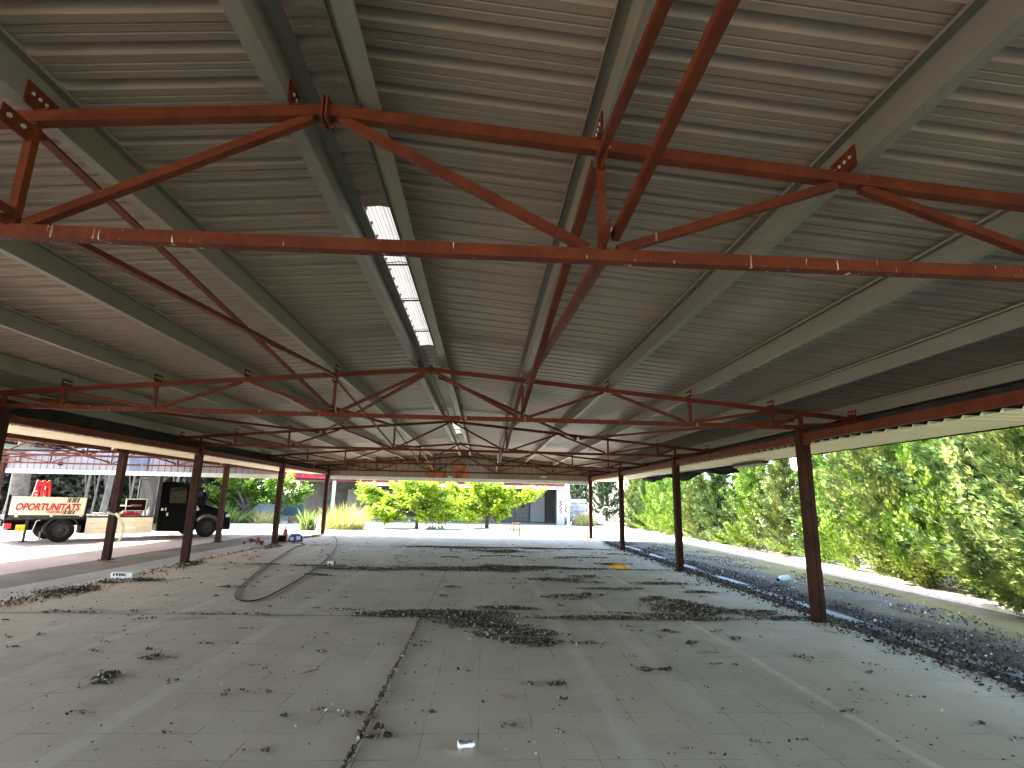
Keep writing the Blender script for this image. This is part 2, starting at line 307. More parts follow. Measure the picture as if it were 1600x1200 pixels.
# ------------------------------------------------------------------ mesh builder
class MB:
    def __init__(s): s.v = []; s.f = []; s.mi = []
    def add(s, vs, fs, mi=0):
        o = len(s.v); s.v += [tuple(p) for p in vs]
        for f in fs: s.f.append([i + o for i in f]); s.mi.append(mi)
    def box(s, c, d, rot=None, mi=0):
        hx, hy, hz = d[0] / 2, d[1] / 2, d[2] / 2
        vs = [Vector((x, y, z)) for x in (-hx, hx) for y in (-hy, hy) for z in (-hz, hz)]
        if rot is not None: vs = [rot @ p for p in vs]
        c = Vector(c); s.add([p + c for p in vs], [(0, 1, 3, 2), (4, 6, 7, 5), (0, 4, 5, 1), (2, 3, 7, 6), (0, 2, 6, 4), (1, 5, 7, 3)], mi)
    def b(s, x0, x1, y0, y1, z0, z1, mi=0): s.box(((x0 + x1) / 2, (y0 + y1) / 2, (z0 + z1) / 2), (x1 - x0, y1 - y0, z1 - z0), None, mi)
    def bar(s, p, q, w, h, up=(0, 0, 1), mi=0):
        p, q = Vector(p), Vector(q); d = (q - p); L = d.length; d.normalize()
        u = Vector(up); sd = d.cross(u)
        if sd.length < 1e-4: sd = d.cross(Vector((0, 1, 0)))
        sd.normalize(); u = sd.cross(d)
        rot = Matrix((sd, d, u)).transposed()
        s.box((p + q) / 2, (w, L, h), rot, mi)
    def angle(s, p, q, w, t, up=(0, 0, 1), flip=1):   # steel angle: two legs
        p, q = Vector(p), Vector(q); d = (q - p).normalized()
        sd = d.cross(Vector(up)).normalized() * flip; u = sd.cross(d) * flip
        u.normalize()
        s.bar(p + sd * w / 2, q + sd * w / 2, w, t, up)
        s.bar(p + u * (w / 2 + t / 2), q + u * (w / 2 + t / 2), t, w, up)
    def tube(s, pts, r, n=8, mi=0, cap=True):
        pts = [Vector(p) for p in pts]; o = len(s.v); k = len(pts)
        rs = r if isinstance(r, (list, tuple)) else [r] * k
        prev = None
        for i, p in enumerate(pts):
            d = (pts[min(i + 1, k - 1)] - pts[max(i - 1, 0)]).normalized()
            a = prev - d * prev.dot(d) if prev is not None else d.cross(Vector((0, 0, 1)) if abs(d.z) < .9 else Vector((1, 0, 0)))
            if a.length < 1e-5: a = d.cross(Vector((1, 0, 0)))
            a.normalize(); prev = a; c = d.cross(a)
            for j in range(n):
                t = 2 * math.pi * j / n; s.v.append(tuple(p + (a * math.cos(t) + c * math.sin(t)) * rs[i]))
        for i in range(k - 1):
            for j in range(n):
                s.f.append([o + i * n + j, o + i * n + (j + 1) % n, o + (i + 1) * n + (j + 1) % n, o + (i + 1) * n + j]); s.mi.append(mi)
        if cap:
            s.f.append([o + j for j in range(n)][::-1]); s.mi.append(mi)
            s.f.append([o + (k - 1) * n + j for j in range(n)]); s.mi.append(mi)
    def lathe(s, prof, c, axis='z', n=20, mi=0):
        o = len(s.v); c = Vector(c)
        for r, h in prof:
            for j in range(n):
                t = 2 * math.pi * j / n; a, b_ = r * math.cos(t), r * math.sin(t)
                p = {'z': (a, b_, h), 'y': (a, h, b_), 'x': (h, a, b_)}[axis]
                s.v.append(tuple(c + Vector(p)))
        for i in range(len(prof) - 1):
            for j in range(n):
                s.f.append([o + i * n + j, o + i * n + (j + 1) % n, o + (i + 1) * n + (j + 1) % n, o + (i + 1) * n + j]); s.mi.append(mi)
    def prism(s, poly, y0, y1, mi=0, ins0=None, ins1=None):   # poly in (x,z), extruded along y
        n = len(poly); o = len(s.v)
        for k, y in enumerate((y0, y1)):
            for x, z in poly:
                yy = y
                if ins0 and k == 0: yy += ins0(x, z)
                if ins1 and k == 1: yy -= ins1(x, z)
                s.v.append((x, yy, z))
        s.f.append([o + i for i in range(n)]); s.mi.append(mi)
        s.f.append([o + n + i for i in range(n)][::-1]); s.mi.append(mi)
        for i in range(n):
            j = (i + 1) % n; s.f.append([o + j, o + i, o + n + i, o + n + j]); s.mi.append(mi)
    def build(s, name, mats, parent=None, smooth=False, bevel=0):
        me = bpy.data.meshes.new(name); me.from_pydata(s.v, [], s.f)
        mats = mats if isinstance(mats, (list, tuple)) else [mats]
        for m in mats: me.materials.append(m)
        if len(mats) > 1: me.polygons.foreach_set('material_index', s.mi)
        if smooth: me.polygons.foreach_set('use_smooth', [True] * len(me.polygons))
        me.update()
        o = bpy.data.objects.new(name, me); COL.objects.link(o)
        if parent is not None: o.parent = parent
        if bevel:
            md = o.modifiers.new('edge', 'BEVEL'); md.width = bevel; md.segments = 2; md.limit_method = 'ANGLE'
        return o

def tag(o, label=None, cat=None, group=None, kind=None):
    if label: o['label'] = label
    if cat: o['category'] = cat
    if group: o['group'] = group
    if kind: o['kind'] = kind
    return o
def empty(name, loc=(0, 0, 0), rz=0, label=None, cat=None, group=None):
    o = bpy.data.objects.new(name, None); COL.objects.link(o)
    o.location = loc; o.rotation_euler = (0, 0, rz); o.empty_display_size = .2
    return tag(o, label, cat, group)
def copy_tree(o, parent=None):
    c = o.copy(); COL.objects.link(c)
    if parent is not None: c.parent = parent
    for ch in list(o.children): copy_tree(ch, c)
    return c
def struct(name, mb, m): return tag(mb.build(name, m), kind='structure')
def sheet(x0, x1, y0, y1, z):
    mb = MB(); mb.add([(x0, y0, z), (x1, y0, z), (x1, y1, z), (x0, y1, z)], [(0, 1, 2, 3)]); return mb
def slabm(x0, x1, y0, y1, z0, z1):
    mb = MB(); mb.b(x0, x1, y0, y1, z0, z1); return mb

# ------------------------------------------------------------------ camera (solved from the photograph)
cam_d = bpy.data.cameras.new('camera'); cam = bpy.data.objects.new('camera', cam_d); COL.objects.link(cam)
cam_d.sensor_width = 36; cam_d.lens = 18.983; cam_d.clip_start = .05; cam_d.clip_end = 2000
rr = Vector((0.99842220, -0.05241433, 0.02014547)); uu = Vector((-0.03071295, -0.20939588, 0.97734850)); ff = Vector((0.04700869, 0.97642517, 0.21067529))
mw = Matrix((rr, uu, -ff)).transposed().to_4x4(); mw.translation = (0.76608, 0, 1.43132)
cam.matrix_world = mw; scene.camera = cam

# ------------------------------------------------------------------ light
SUN = Vector((-.84, .36, 1.0)).normalized()
sd = bpy.data.lights.new('sun', 'SUN'); sd.energy = 4.2; sd.angle = R(.53); sd.color = (1.0, .93, .82)
so = bpy.data.objects.new('sun', sd); COL.objects.link(so); so.location = (-20, 10, 30)
so.rotation_euler = SUN.to_track_quat('Z', 'Y').to_euler()
w = bpy.data.worlds.new('World'); scene.world = w; w.use_nodes = True
nt = w.node_tree; bg = nt.nodes.get('Background') or nt.nodes.new('ShaderNodeBackground')
sky = nt.nodes.new('ShaderNodeTexSky'); sky.sky_type = 'NISHITA'; sky.sun_disc = False
sky.sun_elevation = math.asin(SUN.z); sky.sun_rotation = math.atan2(SUN.x, SUN.y)
sky.air_density = 1.0; sky.dust_density = 1.5
nt.links.new(sky.outputs[0], bg.inputs[0]); bg.inputs[1].default_value = .15
vs = scene.view_settings; vs.view_transform = 'Standard'; vs.look = 'None'; vs.gamma = 1; vs.exposure = 3.5; vs.use_curve_mapping = False
cy = scene.cycles; cy.max_bounces = 14; cy.diffuse_bounces = 8; cy.glossy_bounces = 4; cy.transmission_bounces = 6; cy.transparent_max_bounces = 8
cy.use_denoising = True; cy.sample_clamp_indirect = 1.5; cy.use_guiding = True; cy.use_adaptive_sampling = False

# ------------------------------------------------------------------ ground
XL, XR = -5.45, 5.12                       # column lines
YS = [-2.8, 2.2, 7.2, 12.2, 17.2, 22.2]    # frames
struct('ground', sheet(-300, 300, -200, 400, -.09), M['land'])
struct('floor', slabm(-5.64, 5.22, -9, 22.55, -.16, 0), M['floor'])
struct('front_yard', slabm(-24, 8.6, 22.62, 48, -.2, -.03), M['front'])
struct('side_yard', slabm(5.27, 8.45, -9, 22.58, -.2, -.035), M['yard_right'])
struct('kerb', slabm(8.46, 8.60, -9, 22.58, -.2, .045), M['kerb'])
struct('hedge_ground', slabm(8.61, 16, -9, 48, -.2, -.02), M['soil'])
struct('gutter_path', slabm(-6.42, -5.66, -9, 22.55, -.2, -.025), M['gutter'])
struct('dirt_strip', slabm(-7.62, -6.43, -9, 22.56, -.2, -.035), M['dirt'])
struct('loading_yard', slabm(-24, -7.63, -9, 22.60, -.2, -.03), M['leftyard'])
mb = MB()      # wet concrete channel beside the floor edge
pts = []
for i in range(60):
    y = 3.0 + i * .33; pts.append((5.60 + .08 * mnoise.noise((0, y * .6, 3)), 5.80 + .12 * mnoise.noise((5, y * .7, 1)), y))
o_ = len(mb.v)
for a, c, y in pts: mb.v += [(a, y, -.028), (c, y, -.028)]
for i in range(len(pts) - 1): mb.f.append([o_ + 2 * i, o_ + 2 * i + 1, o_ + 2 * i + 3, o_ + 2 * i + 2]); mb.mi.append(0)
struct('water_channel', mb, M['wet'])

# ------------------------------------------------------------------ corrugated sheets
def ribs_y(y0, y1, pitch, rib_w=.055, h=.042):
    """profile along y of a trapezoidal roof sheet, (y, dz): pans with two small stiffeners, ribs up"""
    out = []; n = int(round((y1 - y0) / pitch))
    for k in range(n):
        a = y0 + k * pitch
        out += [(a, 0), (a + .006, h), (a + .006 + rib_w * .4, h), (a + .012 + rib_w, 0)]
        p0 = a + .012 + rib_w; L = pitch - (.012 + rib_w)
        for q in (.36, .68): out += [(p0 + L * q - .006, 0), (p0 + L * q, .008), (p0 + L * q + .006, 0)]
    out.append((y0 + n * pitch, 0)); return out
def corrugated(prof, xs, zf):
    mb = MB(); m = len(prof)
    for x in xs:
        for y, dz in prof: mb.v.append((x, y, zf(x) + dz))
    for i in range(len(xs) - 1):
        for j in range(m - 1):
            mb.f.append([i * m + j, i * m + j + 1, (i + 1) * m + j + 1, (i + 1) * m + j]); mb.mi.append(0)
    return mb
zt = lambda x: 3.15 - .089 * abs(x)        # top chord centre line
ROOF = .205
zroof = lambda x: zt(x) + ROOF

# ------------------------------------------------------------------ the open shed
shed = empty('open_shed', (0, 7.2, 0), 0, 'large open shed with red oxide roof trusses and corrugated sheet roof over the tiled floor', 'shed')
shed.location = (0, 0, 0)
prof = ribs_y(-8.8, 23.0, .2)
corrugated(prof, [-6.12, -3, -.10], zroof).build('roof_sheet', M['sheet'], shed)
corrugated(prof, [.10, 3, 6.12], zroof).build('roof_sheet', M['sheet'], shed)

def cap(y0, y1, name, m):
    mb = MB(); pr = ribs_y(y0, y1, .2) if m is M['sheet'] else [(y0 - .008, .004), (y1 + .012, .012)]
    k = len(pr); xs = [-.16, -.07, 0, .07, .16]
    for x in xs:
        for y, dz in pr: mb.v.append((x, y, zroof(0) + .028 - abs(x) * .14 + dz * .5))
    for i in range(len(xs) - 1):
        for j in range(k - 1): mb.f.append([i * k + j, i * k + j + 1, (i + 1) * k + j + 1, (i + 1) * k + j]); mb.mi.append(0)
    return mb.build(name, m, shed)
cap(-8.8, 3.40, 'ridge_cap', M['sheet']); cap(6.80, 14.0, 'ridge_cap', M['sheet']); cap(16.4, 23.0, 'ridge_cap', M['sheet'])
for a, c in ((3.40, 4.29), (4.29, 5.13), (5.13, 6.13), (6.13, 6.80)):  # last piece closes an open gap, added to keep a sun patch off
    cap(a, c, 'translucent_ridge_sheet', M['skylight'])
cap(14.0, 15.2, 'translucent_ridge_sheet', M['skylight']); cap(15.2, 16.4, 'translucent_ridge_sheet', M['skylight'])  # second piece added over a hole to stop direct sun
for y in (4.29, 5.13, 6.13, 15.2):
    mb = MB(); mb.bar((-.13, y, zroof(0) - .005), (.13, y, zroof(0) + .008), .012, .012); mb.build('ridge_strap', M['greysteel'], shed)

# purlins: galvanised Z sections
def purlin(x, y0, y1, nm='purlin', parent=None, top=None):
    s = 1 if x > 0 else -1; z0 = (zt(x) if top is None else top) + .038; H = .155; t = .006; F = .06 if abs(x) > .3 else .078
    mb = MB()
    mb.b(x - t / 2, x + t / 2, y0, y1, z0, z0 + H)
    a, c = sorted((x - s * t / 2, x - s * F)); mb.b(a, c, y0, y1, z0 + H - t, z0 + H - .0005)   # top flange up-slope
    a, c = sorted((x + s * t / 2, x + s * F)); mb.b(a, c, y0, y1, z0 + .0005, z0 + t)           # bottom flange down-slope
    mb.b(*sorted((x - s * F, x - s * (F - .004))), y0, y1, z0 + H - .018, z0 + H - t)
    mb.b(*sorted((x + s * F, x + s * (F - .004))), y0, y1, z0 + t, z0 + .018)
    return mb.build(nm, M['galv'], parent)
NODES = [1.26, 2.43, 3.57, 4.72, 5.88]
for x in [.165] + NODES:
    for s in (-1, 1): purlin(s * x, -8.8, 22.95, 'purlin', shed)

# roof trusses
def truss(parent, xl, xr, mats=(None,)):
    ox, oxs = M['oxide'], M['oxide_streak']
    t = empty('roof_truss'); t.parent = parent
    for s in (-1, 1):
        mb = MB(); mb.bar((s * .012, 0, zt(0)), (s * 5.95, 0, zt(5.95)), .05, .056); mb.build('top_chord', ox, t)
        mb = MB(); mb.b(*sorted((s * .004, s * .014)), -.055, .055, zt(0) - .062, zt(0) + .055)
        for zz in (-.05, .04): mb.lathe([(.001, 0), (.012, 0), (.012, .018 * s), (.001, .018 * s)], (s * .014, .02, zt(0) + zz), 'x', 6)
        mb.build('apex_plate', ox, t)
    mb = MB(); mb.b(xl, xr, -.025, .025, 2.468, 2.523); mb.build('bottom_chord', oxs, t)
    for s in (-1, 1):
        cx = xr if s > 0 else xl
        dg = [((s * .06, zt(0) - .03), (s * 1.20, 2.53)), ((s * 1.33, 2.53), (s * 2.37, zt(2.4) - .03)), ((s * 2.49, zt(2.5) - .03), (s * 3.50, 2.53)),
              ((s * 3.63, 2.53), (s * 4.66, zt(4.66) - .03)), ((s * 4.78, 2.53), (cx - s * .04, zt(5.2) - .04))]
        for (x0, z0), (x1, z1) in dg:
            mb = MB(); mb.bar((x0, 0, z0), (x1, 0, z1), .038, .038); mb.build('diagonal', ox, t)
        for x in (1.26, 3.57, 4.72):
            mb = MB(); mb.b(s * x - .018, s * x + .018, -.018, .018, 2.52, zt(x) - .026); mb.build('post', ox, t)
        mb = MB(); mb.b(cx - .024, cx + .024, -.022, .022, 2.52, zt(cx) - .03); mb.build('post', ox, t)
        mb = MB(); mb.bar((cx, 0, 2.52), (s * 5.9, 0, 2.56), .05, .05); mb.b(*sorted((s * 5.88, s * 5.97)), -.05, .05, 2.53, 2.665); mb.build('eave_tie', ox, t)
        for x in [.165] + NODES:     # bolted cleat holding a purlin
            mb = MB(); xx = s * x - s * .0075; z0 = zt(x) + .027
            L = .085 if x > .2 else .06
            mb.b(xx - .004, xx + .004, -L, L, z0 - .002, z0 + .105)
            a, c = sorted((xx - s * .004, xx - s * .055)); mb.b(a, c, -.03, .03, z0 + .001, z0 + .008)
            for yy in (-.055, -.018, .018, .055):
                if abs(yy) < L - .01: mb.lathe([(.0, -.007 * s), (.0085, -.006 * s), (.0085, 0)], (xx - s * .004, yy, z0 + .058), 'x', 6, 1)
            mb.build('purlin_cleat', [ox, M['bolt']], t)
    return t
t0 = truss(shed, XL, XR); t0.location = (0, YS[0], 0)
for y in YS[1:]:
    t = copy_tree(t0, shed); t.location = (0, y, 0)
# lengthways cross bracing between frames, steel angles
for k in range(len(YS) - 1):
    ya, yb = YS[k], YS[k + 1]
    for s in (-1, 1):
        x = s * 1.26
        prs = ((zt(x) - .06, 2.56, -.026), (2.56, zt(x) - .06, .030)) if k else ((2.36, zt(x) - .09, -.026), (2.64, 2.545, .030))
        for (zA, zB, off) in prs:
            mb = MB(); mb.angle((x + off, ya + .06, zA), (x + off, yb - .06, zB), (.046 if k else .032), .005)
            mb.build('cross_brace', M['oxide'], shed)
    for s in (-1, 1):    # gusset with bolts where the braces meet the post
        for z in (2.56, zt(1.26) - .08):
            mb = MB(); mb.b(*sorted((s * 1.26 - .003, s * 1.26 + .003)), yb - .16, yb - .019, z - .045, z + .04)
            for dy in (-.13, -.06): mb.lathe([(0, .014), (.010, .014), (.010, .003)], (s * 1.26, yb + dy, z), 'x', 6, 1)
            mb.build('brace_gusset', [M['oxide'], M['bolt']], shed)
for s in (-1, 1):      # bracing in the plane of the roof
    for (p, q) in (((s * .12, 7.24, 3.06), (s * 2.80, 12.12, 2.84)), ((s * 5.05, 7.25, 2.60), (s * 2.92, 12.12, 2.83))):
        mb = MB(); mb.bar(p, q, .04, .04); mb.build('roof_brace', M['oxide'], shed)
    mb = MB()
    for dx in (-.07, .07):
        mb.lathe([(0, -.035), (.038, -.035), (.038, .035), (0, .035)], (s * 2.87 + dx, 12.11, 2.83), 'x', 10)
    mb.build('brace_coupler', M['oxide'], shed)

# columns: two channels welded face to face, with a base plate
def column(parent, rot=0):
    mb = MB(); H = 2.462
    for s in (-1, 1): mb.b(*sorted((s * .004, s * .068)), -.065, .065, .012, H)
    mb.b(-.004, .004, -.057, .057, .012, H)
    mb.b(-.11, .11, -.11, .11, 0, .012); mb.b(-.085, .085, -.085, .085, H - .008, H)
    for s in (-1, 1): mb.lathe([(0, .03), (.012, .03), (.012, .012)], (s * .09, .09, 0), 'z', 6); mb.lathe([(0, .03), (.012, .03), (.012, .012)], (s * .09, -.09, 0), 'z', 6)
    return mb.build('column', M['column'], parent)
c0 = None
for y in YS:
    for x in (XL, XR):
        c = column(shed) if c0 is None else c0.copy()
        if c0 is None: c0 = c
        else: COL.objects.link(c); c.parent = shed
        c.location = (x, y, 0)
# eave beams from column to column, with end plates
for k in range(len(YS) - 1):
    for s, x in ((-1, XL), (1, XR)):
        mb = MB(); mb.b(x - .035 + s * .01, x + .035 + s * .01, YS[k] + .085, YS[k + 1] - .085, 2.29, 2.395)
        for yy, d in ((YS[k] + .072, .012), (YS[k + 1] - .084, .012)):
            mb.b(x - .055 + s * .01, x + .055 + s * .01, yy, yy + d, 2.25, 2.43)
        mb.build('eave_beam', M['oxide'], shed)
# canopy sheets hung below the eaves
corrugated(ribs_y(-8.6, 22.4, .2, .03, .03), [5.26, 6.16], lambda x: 2.272).build('canopy_sheet', M['cream'], shed)
mb = MB(); mb.b(6.15, 6.19, -8.6, 22.4, 2.262, 2.300); mb.build('canopy_edge', M['blackplastic'], shed)
for s_ in (-1, 1):
    mb = MB(); mb.b(*sorted((s_ * 6.07, s_ * 6.10)), -8.7, 22.95, 2.315, zroof(6.1) - .004); mb.build('eave_closure', M['shadowfascia'], shed)  # closes the eave gap and blocks bounce; its shade is in the colour
# gable end of upright sheets on a channel
def ribs_gable(x0, x1, y, zb, ztop, pitch=.25):
    mb = MB(); prof = []
    n = int((x1 - x0) / pitch)
    for k in range(n):
        a = x0 + k * pitch
        prof += [(a, 0), (a + .012, .025), (a + .03, .025), (a + .042, 0)]
    prof.append((x1, 0)); m = len(prof)
    for x, dy in prof: mb.v.append((x, y + dy, zb))
    for x, dy in prof: mb.v.append((x, y + dy, ztop(x)))
    for j in range(m - 1): mb.f.append([j, j + 1, m + j + 1, m + j]); mb.mi.append(0)
    return mb
ribs_gable(-6.05, 6.05, 22.32, 2.24, lambda x: zroof(x) - .01).build('gable_panel', M['gable'], shed)
mb = MB(); mb.b(-5.38, 5.04, 22.22, 22.26, 2.13, 2.26); mb.b(-5.38, 5.04, 22.262, 22.36, 2.125, 2.14); mb.b(-5.38, 5.04, 22.262, 22.31, 2.245, 2.257)
mb.build('gable_beam', M['alu'], shed)
mb = MB(); mb.b(.17, .93, 22.262, 22.30, 2.27, 3.02); mb.b(.20, .24, 22.25, 22.27, 2.92, 2.98)
mb.build('gable_door', M['greywall'], shed)['label'] = 'plain grey hatch panel in the gable'

# things standing on the gable channel
mb = MB(); mb.b(-1.62, -.80, 22.265, 22.295, 2.262, 2.50); mb.b(-1.60, -.82, 22.26, 22.266, 2.46, 2.49)
tag(mb.build('rusty_plate', M['rustplate']), 'wide rusty steel plate standing on the gable channel', 'plate')
mb = MB(); mb.prism([(-.40, 2.262), (-.10, 2.262), (-.10, 2.86), (-.16, 2.95), (-.25, 2.98), (-.34, 2.95), (-.40, 2.86)], 22.265, 22.30)
mb.b(-.37, -.13, 22.258, 22.266, 2.55, 2.58)
tag(mb.build('rusty_duct', M['rustplate']), 'tall round topped rust brown duct piece standing on the gable channel', 'duct')
mb = MB(); mb.prism([(-.06, 2.262), (.12, 2.262), (.15, 2.56), (.02, 2.60), (-.06, 2.52)], 22.262, 22.30)
mb.b(-.02, .09, 22.255, 22.263, 2.30, 2.33)
tag(mb.build('orange_offcut', M['orange']), 'small orange sheet offcut leaning beside the grey gable hatch', 'offcut')
mb = MB(); mb.b(-.66, -.60, 22.22, 22.26, 2.262, 2.34); mb.b(-.57, -.51, 22.22, 22.26, 2.262, 2.33); mb.b(-.68, -.49, 22.218, 22.262, 2.2605, 2.268)
tag(mb.build('cable_socket', M['white']), 'small white double socket on the gable channel by the rusty plate', 'socket')
mb = MB(); mb.b(3.10, 3.32, 22.24, 22.30, 2.36, 2.42); mb.b(3.14, 3.28, 22.225, 22.241, 2.37, 2.41)
tag(mb.build('wall_lamp', M['white']), 'small white emergency lamp fixed on the brown gable sheets', 'lamp')
# lamp under the canopy and torn shade cloth
lt = empty('strip_lamp', (6.0, 10.5, 2.2), 0, 'dusty strip lamp fixed under the cream canopy beyond the nearer column', 'lamp')
mb = MB(); mb.b(-.07, .07, -.62, .62, .01, .055); mb.build('housing', M['greysteel'], lt)
mb = MB(); mb.b(-.055, .055, -.58, .58, -.025, .009); mb.build('diffuser', M['greywall'], lt)
mb = MB(); n = 46
for i in range(n + 1):
    y = 11.4 + i * 7.2 / n; sag = .07 + .16 * abs(math.sin(y * 1.15 + .6)) * (1 - abs(i / n - .45) * .9) + .03 * mnoise.noise((y * 2, 0, 0))
    for k in range(5):
        f = k / 4; mb.v.append((6.20 + .05 * math.sin(f * 3 + y * 2.0), y, 2.275 - sag * f))
for i in range(n):
    for k in range(4): a = i * 5 + k; mb.f.append([a, a + 1, a + 6, a + 5]); mb.mi.append(0)
cl = mb.build('shade_cloth', M['dark'], None, True); md = cl.modifiers.new('thick', 'SOLIDIFY'); md.thickness = .006
tag(cl, 'torn black shade cloth sagging along the outer edge of the cream canopy', 'shade cloth')

# ------------------------------------------------------------------ the neighbouring shed, half stripped of its roof
NX = -12.6
nshed = empty('stripped_shed', (NX, 0, 0), 0, 'half dismantled shed with sunlit red trusses and pale ribbed gable over the truck', 'shed')
nt0 = truss(nshed, -5.3, 5.3); nt0.location = (0, 7.2, 0)
for y in (12.2, 17.2, 22.2):
    t = copy_tree(nt0, nshed); t.location = (0, y, 0)
for y in YS[1:]:
    for x in (-5.3, 5.3):
        c = c0.copy(); COL.objects.link(c); c.parent = nshed; c.location = (x, y + (.4 if x > 0 and y < 20 else 0), 0)
def npurlin(x, y0, y1): return purlin(x, y0, y1, 'purlin', nshed)
for x in (1.26, 2.43, 3.57, 4.72, 5.88, .165): npurlin(x, 1.5, 22.9)
for x in (-1.26, -3.57): npurlin(x, 9.0, 22.9)
npurlin(-4.72, 14.0, 22.9)
corrugated(ribs_y(1.6, 22.8, .2), [.7, 3, 5.94], zroof).build('roof_sheet', M['sheet'], nshed)
for y0, y1 in ((7.2, 12.2), (12.2, 17.2), (17.2, 22.2)):
    for s in (-1, 1):
        mb = MB(); mb.angle((s * 1.26 - .028, y0 + .06, zt(1.26) - .06), (s * 1.26 - .028, y1 - .06, 2.56), .045, .005); mb.build('cross_brace', M['oxide'], nshed)
        mb = MB(); mb.angle((s * 1.26 + .034, y0 + .06, 2.60), (s * 1.26 + .034, y1 - .06, zt(1.26) - .06), .045, .005); mb.build('cross_brace', M['oxide'], nshed)
for k in range(1, len(YS) - 1):
    mb = MB(); mb.b(5.265, 5.335, YS[k] + .09, YS[k + 1] - .09, 2.295, 2.37); mb.build('eave_beam', M['oxide'], nshed)
# link canopy between the two sheds
corrugated(ribs_y(-2.6, 22.3, .2, .03, .03), [4.85, 7.04], lambda x: 2.285 + (7.04 - x) * .05).build('canopy_sheet', M['cream'], nshed)
ribs_gable(-5.3, 5.25, 22.36, 2.24, lambda x: zroof(x) - .02).build('gable_panel', M['pale_gable'], nshed)
mb = MB(); mb.b(-5.35, 5.3, 22.26, 22.30, 2.10, 2.25); mb.b(-5.35, 5.3, 22.302, 22.40, 2.095, 2.11); mb.build('gable_beam', M['white'], nshed)
mb = MB(); mb.b(-.62, .06, 22.29, 22.34, 2.27, 2.78); mb.b(-.65, .09, 22.30, 22.335, 2.76, 2.80)
mb.build('gable_hatch', simple('blue_grey_panel', (.10, .14, .21), .5, 0, .2, 4), nshed)
mb = MB(); mb.b(-3.35, -3.2, 22.30, 22.34, 2.42, 2.55); mb.build('vent', M['blackplastic'], nshed)

# cloth strip tied round a column
mb = MB(); px, py = -7.3, 12.6
mb.tube([(px + .105 * math.cos(a), py + .105 * math.sin(a), .98 + .02 * math.sin(2 * a)) for a in [i * math.pi / 8 for i in range(17)]], .022, 6)
pts = [(px + .1, py - .1, .98), (px + .19, py - .14, .93), (px + .34, py - .16, .74), (px + .36, py - .16, .55), (px + .26, py - .14, .36)]
for off in (0, .03):
    mb.bar
for i in range(len(pts) - 1):
    mb.bar(pts[i], pts[i + 1], .055, .012, (0, -1, .2))
tag(mb.build('cloth_strip', M['strapcloth']), 'beige cloth strip tied round the column in front of the truck', 'cloth strip')

# ------------------------------------------------------------------ truck
TD = Vector((.67538724, .73746327, 0)); RZ = math.atan2(TD.y, TD.x)
truck = empty('flatbed_truck', (-11.5, 16.97, -.03), RZ, 'small black dropside truck with a lettered cream board, standing under the stripped shed', 'truck')
TW = 1.95
body = MB()
inset = lambda x, z: max(0, (z - 1.05)) * .16
cabp = [(2.47, .24), (3.52, .20), (3.60, .55), (3.80, .74), (4.02, .78), (4.26, .72), (4.44, .52), (4.47, .24), (4.72, .26), (4.79, .40), (4.78, .62), (4.70, .80), (4.46, .94), (4.02, 1.06), (3.90, 1.12), (3.34, 1.74), (3.10, 1.84), (2.62, 1.86), (2.48, 1.80)]
body.prism(cabp, .03, TW - .03, 0, inset, inset)
cab = body.build('cab', M['black'], truck, False, .02)
mb = MB(); mb.add([(2.74, .012, 1.14), (3.24, .012, 1.14), (3.24, .085, 1.60), (3.15, .098, 1.67), (2.80, .098, 1.67), (2.72, .088, 1.62)], [(0, 1, 2, 3, 4, 5)])
dr = MB(); dr.b(2.62, 3.46, .004, .032, .30, 1.10); door = dr.build('door', M['black'], truck, False, .01)
mb.build('window', M['glass'], truck)
mb = MB(); mb.add([(3.34, .07, 1.14), (3.80, .045, 1.14), (3.36, .10, 1.60)], [(0, 1, 2)]); mb.build('quarter_window', M['glass'], truck)
mb = MB(); mb.add([(3.905, .12, 1.135), (3.905, TW - .12, 1.135), (3.375, TW - .22, 1.725), (3.375, .22, 1.725)], [(0, 1, 2, 3)]); mb.build('windscreen', M['glass'], truck)
mb = MB(); mb.b(2.70, 2.84, -.012, .004, .94, .97); mb.build('handle', M['blackplastic'], door)
mb = MB(); mb.b(3.62, 3.78, -.20, -.06, 1.08, 1.34); mb.bar((3.70, -.06, 1.12), (3.66, .06, 1.10), .03, .03); mb.build('mirror', M['blackplastic'], truck, False, .01)
mb = MB(); mb.b(4.60, 4.765, .022, .20, .66, .79); mb.b(4.60, 4.765, TW - .20, TW - .022, .66, .79)
mb.build('headlight', M['headlamp'], truck, False, .03)
mb = MB(); mb.b(4.48, 4.82, .02, TW - .02, .24, .44); mb.build('bumper', M['blackplastic'], truck, False, .03)
st = MB()
for s_, z_, w_, h_ in ((2.52, .90, .06, .08), (2.63, .90, .035, .09), (2.69, .73, .05, .10), (3.52, .90, .16, .09), (3.60, .96, .03, .09)): st.b(s_, s_ + w_, -.002, .028 if s_ < 2.6 or s_ > 3.45 else .0035, z_, z_ + h_)
st.build('sticker', M['white'], truck)
mb = MB(); mb.b(-1.28, 2.46, .42, 1.53, .46, .62); mb.b(-1.28, 2.46, .10, .16, .60, .66); mb.b(-1.15, -.55, .2, .9, .35, .52); mb.b(.55, 1.5, .42, .9, .22, .5)
mb.build('chassis', M['blackplastic'], truck)
mb = MB(); mb.b(-1.30, 2.40, .0, TW, .66, .735); mb.b(-1.30, .50, -.025, -.001, .68, .79); mb.b(.56, 2.38, -.02, -.001, .665, .74); mb.build('bed', M['greysteel'], truck)
for y_ in (.0, TW - .11):
    mb = MB(); mb.b(2.34, 2.45, y_, y_ + .11, .50, 2.02); mb.build('rack_post', M['greysteel'], truck)
